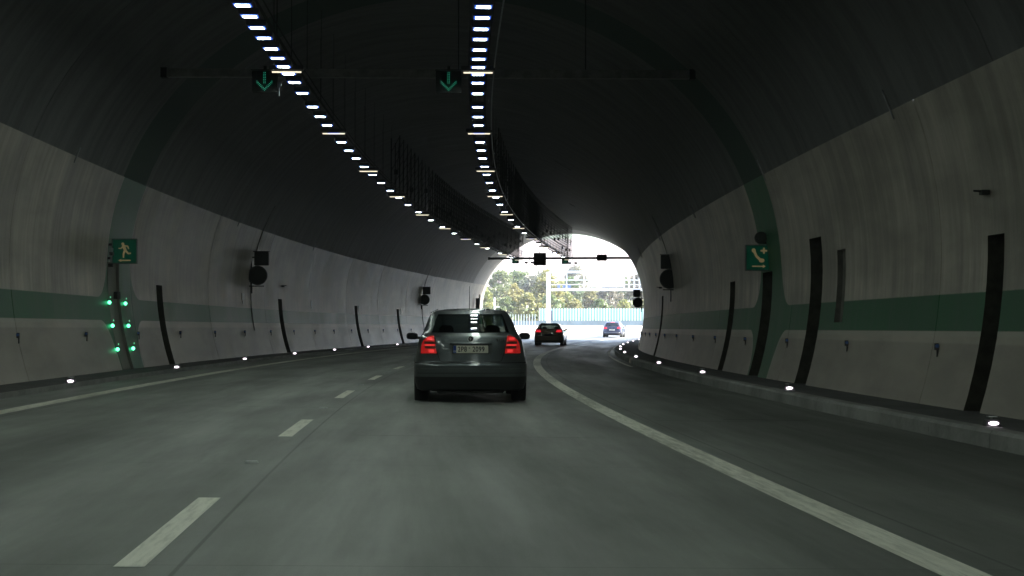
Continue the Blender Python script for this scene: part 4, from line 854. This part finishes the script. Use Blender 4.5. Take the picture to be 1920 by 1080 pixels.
def tree_proto(kind, H, Wd, seed, n=3400, shrub=False):
    r_ = np.random.RandomState(seed); g = thing('tree', '', 'tree')
    m = MB(); th = H * (.55 if not shrub else .3); rr = .022 * H
    m.tube([(0, 0, -.4), (.1, 0, th * .5), (-.05, .1, th), (.1, 0, H * .85)], [rr, rr * .8, rr * .5, rr * .15], 7)
    tips = []
    for k in range(11):
        z0 = H * r_.uniform(.22, .7); a = r_.uniform(0, 2 * math.pi); L = Wd * r_.uniform(.5, .95) * (1.1 - z0 / H * .6); e = Vector((math.cos(a) * L, math.sin(a) * L, z0 + H * r_.uniform(.08, .25)))
        m.tube([(0, 0, z0), tuple(e * .5 + Vector((0, 0, z0 * .52))), tuple(e)], [rr * .45, rr * .3, rr * .1], 5); tips.append(e)
    m.build('trunk', M_BARK, g, True)
    cl = []
    for k in range(34):
        z = r_.uniform(.16 if not shrub else .05, .97); rad = Wd * math.sin(math.pi * min(1, max(.08, (z * .85 + .12)))) ** .6 * (1.0 if z < .6 else (1.15 - z) / .55); a = r_.uniform(0, 2 * math.pi); q = math.sqrt(r_.uniform(.1, 1))
        cl.append((Vector((math.cos(a) * rad * q, math.sin(a) * rad * q, z * H)), H * r_.uniform(.07, .15)))
    cl += [(t_, H * .09) for t_ in tips]
    pts = np.zeros((n, 3))
    for i in range(n):
        c, s_ = cl[r_.randint(len(cl))]; d = r_.normal(size=3); d /= np.linalg.norm(d); pts[i] = np.array(c) + d * s_ * r_.uniform(.55, 1.05) * np.array([1, 1, .75])
    sz = r_.uniform(.16, .34, n) * (H / 10) ** .3; A = r_.normal(size=(n, 3)); A /= np.linalg.norm(A, axis=1)[:, None]; B = np.cross(A, r_.normal(size=(n, 3))); B /= np.linalg.norm(B, axis=1)[:, None]
    V = np.stack([pts - A * sz[:, None], pts + B * sz[:, None] * .6, pts + A * sz[:, None], pts - B * sz[:, None] * .6], 1).reshape(-1, 3)
    me = bpy.data.meshes.new('crown'); me.from_pydata(V.tolist(), [], [(4 * i, 4 * i + 1, 4 * i + 2, 4 * i + 3) for i in range(n)]); me.materials.append(LM[kind]); me.update()
    o = bpy.data.objects.new('crown', me); C.objects.link(o); o.parent = g; return g
protos = [tree_proto(0, 10, 3.2, 1), tree_proto(1, 9, 3.0, 2), tree_proto(2, 9.5, 3.6, 3), tree_proto(1, 5, 2.6, 4, 2200, True), tree_proto(0, 5.5, 3.0, 5, 2400, True)]
# (x px-free world x, y, height scale, proto, label)
TR = [(-4.6, 236, .72, 1, 'low yellow green tree at the left end beside the tunnel edge'), (-1.9, 258, .86, 0, 'tall green tree rising left of the middle of the tree line'), (1.2, 262, .88, 0, 'tallest dark green tree, left of the sign gantry post'),
      (.2, 240, .66, 1, 'yellow green bushy tree standing in front of the tall dark ones'), (3.1, 250, .80, 2, 'greyish pink tinged tree between the dark tree and the gantry post'), (5.4, 246, .92, 1, 'bright yellow tree just left of the gantry post'),
      (5.0, 262, .90, 2, 'dull tree behind the bright yellow one'), (7.6, 262, .80, 1, 'yellow green tree just right of the gantry post'), (10.0, 270, .78, 0, 'dark green tree behind the gantry railing on the left'), (11.6, 300, .84, 2, 'tall tree rising above the gantry top chord'),
      (12.8, 262, .72, 1, 'orange tinted tree under the middle of the gantry'), (15.3, 258, .74, 2, 'dull green tree below the white sign panel'), (17.8, 266, .80, 0, 'dark green tree below the right of the white sign panel'), (20.6, 262, .92, 2, 'pale bare limbed tree near the right edge of the mouth'), (23.6, 266, .84, 0, 'green tree at the far right edge of the mouth'), (27, 262, .9, 1, 'yellow green tree beyond the right edge of the mouth'), (-8, 255, .8, 2, 'dull tree hidden behind the left edge of the mouth'),
      (-3.4, 226, .62, 3, 'low yellow bush behind the white fence posts, leftmost'), (-.6, 224, .72, 4, 'low green bush behind the white fence posts'), (2.2, 224, .92, 3, 'rounded bright green bush at the left end of the slatted barrier'), (5.2, 226, .8, 4, 'low green bush behind the barrier at the gantry post'), (8.6, 226, .78, 3, 'yellow green bush behind the slatted barrier, left part'), (11.9, 226, .74, 4, 'dark bush behind the middle of the slatted barrier'), (15.2, 226, .80, 3, 'bright bush behind the slatted barrier, right part'), (18.6, 227, .82, 3, 'light green bush behind the slatted barrier near the right end'), (22, 227, .8, 4, 'green bush behind the slatted barrier at the right edge')]
used = set()
for (x, y, sc, k, lab) in TR:
    o = protos[k] if k not in used else copy_tree(protos[k]); used.add(k)
    o.location = (x, y, hgt(x, y)); o.rotation_euler = (0, 0, random.uniform(0, 6.28)); o.scale = (sc * random.uniform(.92, 1.1), sc * random.uniform(.92, 1.1), sc); o['label'] = lab; o['category'] = 'bush' if k > 2 else 'tree'; o['group'] = 'bushes behind the noise barrier' if k > 2 else 'trees beyond the road'
    if k > 2: o.name = 'bush'
# undergrowth mass
n = 9000; rr_ = np.random.RandomState(9); X = rr_.uniform(-14, 34, n); Y = rr_.uniform(219, 275, n); pts = np.stack([X, Y, [hgt(a, b) for a, b in zip(X, Y)]], 1); pts[:, 2] += rr_.uniform(0, 1.7, n) * (1 + .4 * np.sin(X * .7) + .3 * np.cos(Y * .3 + X))
A = rr_.normal(size=(n, 3)); A /= np.linalg.norm(A, axis=1)[:, None]; B = np.cross(A, rr_.normal(size=(n, 3))); B /= np.linalg.norm(B, axis=1)[:, None]; sz = rr_.uniform(.2, .4, n)[:, None]
V = np.stack([pts - A * sz, pts + B * sz * .6, pts + A * sz, pts - B * sz * .6], 1).reshape(-1, 3)
me = bpy.data.meshes.new('undergrowth'); me.from_pydata(V.tolist(), [], [(4 * i, 4 * i + 1, 4 * i + 2, 4 * i + 3) for i in range(n)]); me.materials.append(LM[0]); me.update(); o = bpy.data.objects.new('undergrowth', me); C.objects.link(o); tag(o, 'low tangled undergrowth between the trees and the barrier', kind='stuff')

# ---------------------------------------------------------------- thin volume added to imitate veiling glare
t = NT('veil_volume'); vp = t.n('ShaderNodeVolumePrincipled'); vp.inputs['Color'].default_value = (.9, .93, 1, 1); vp.inputs['Density'].default_value = .0005
t.l(vp.outputs[0], t.out.inputs['Volume'])
hz = MB().box((400, 1050, 108), (3200, 3200, 222)).build('veil', t.m); tag(hz, 'thin pale haze added to imitate veiling glare', kind='stuff')
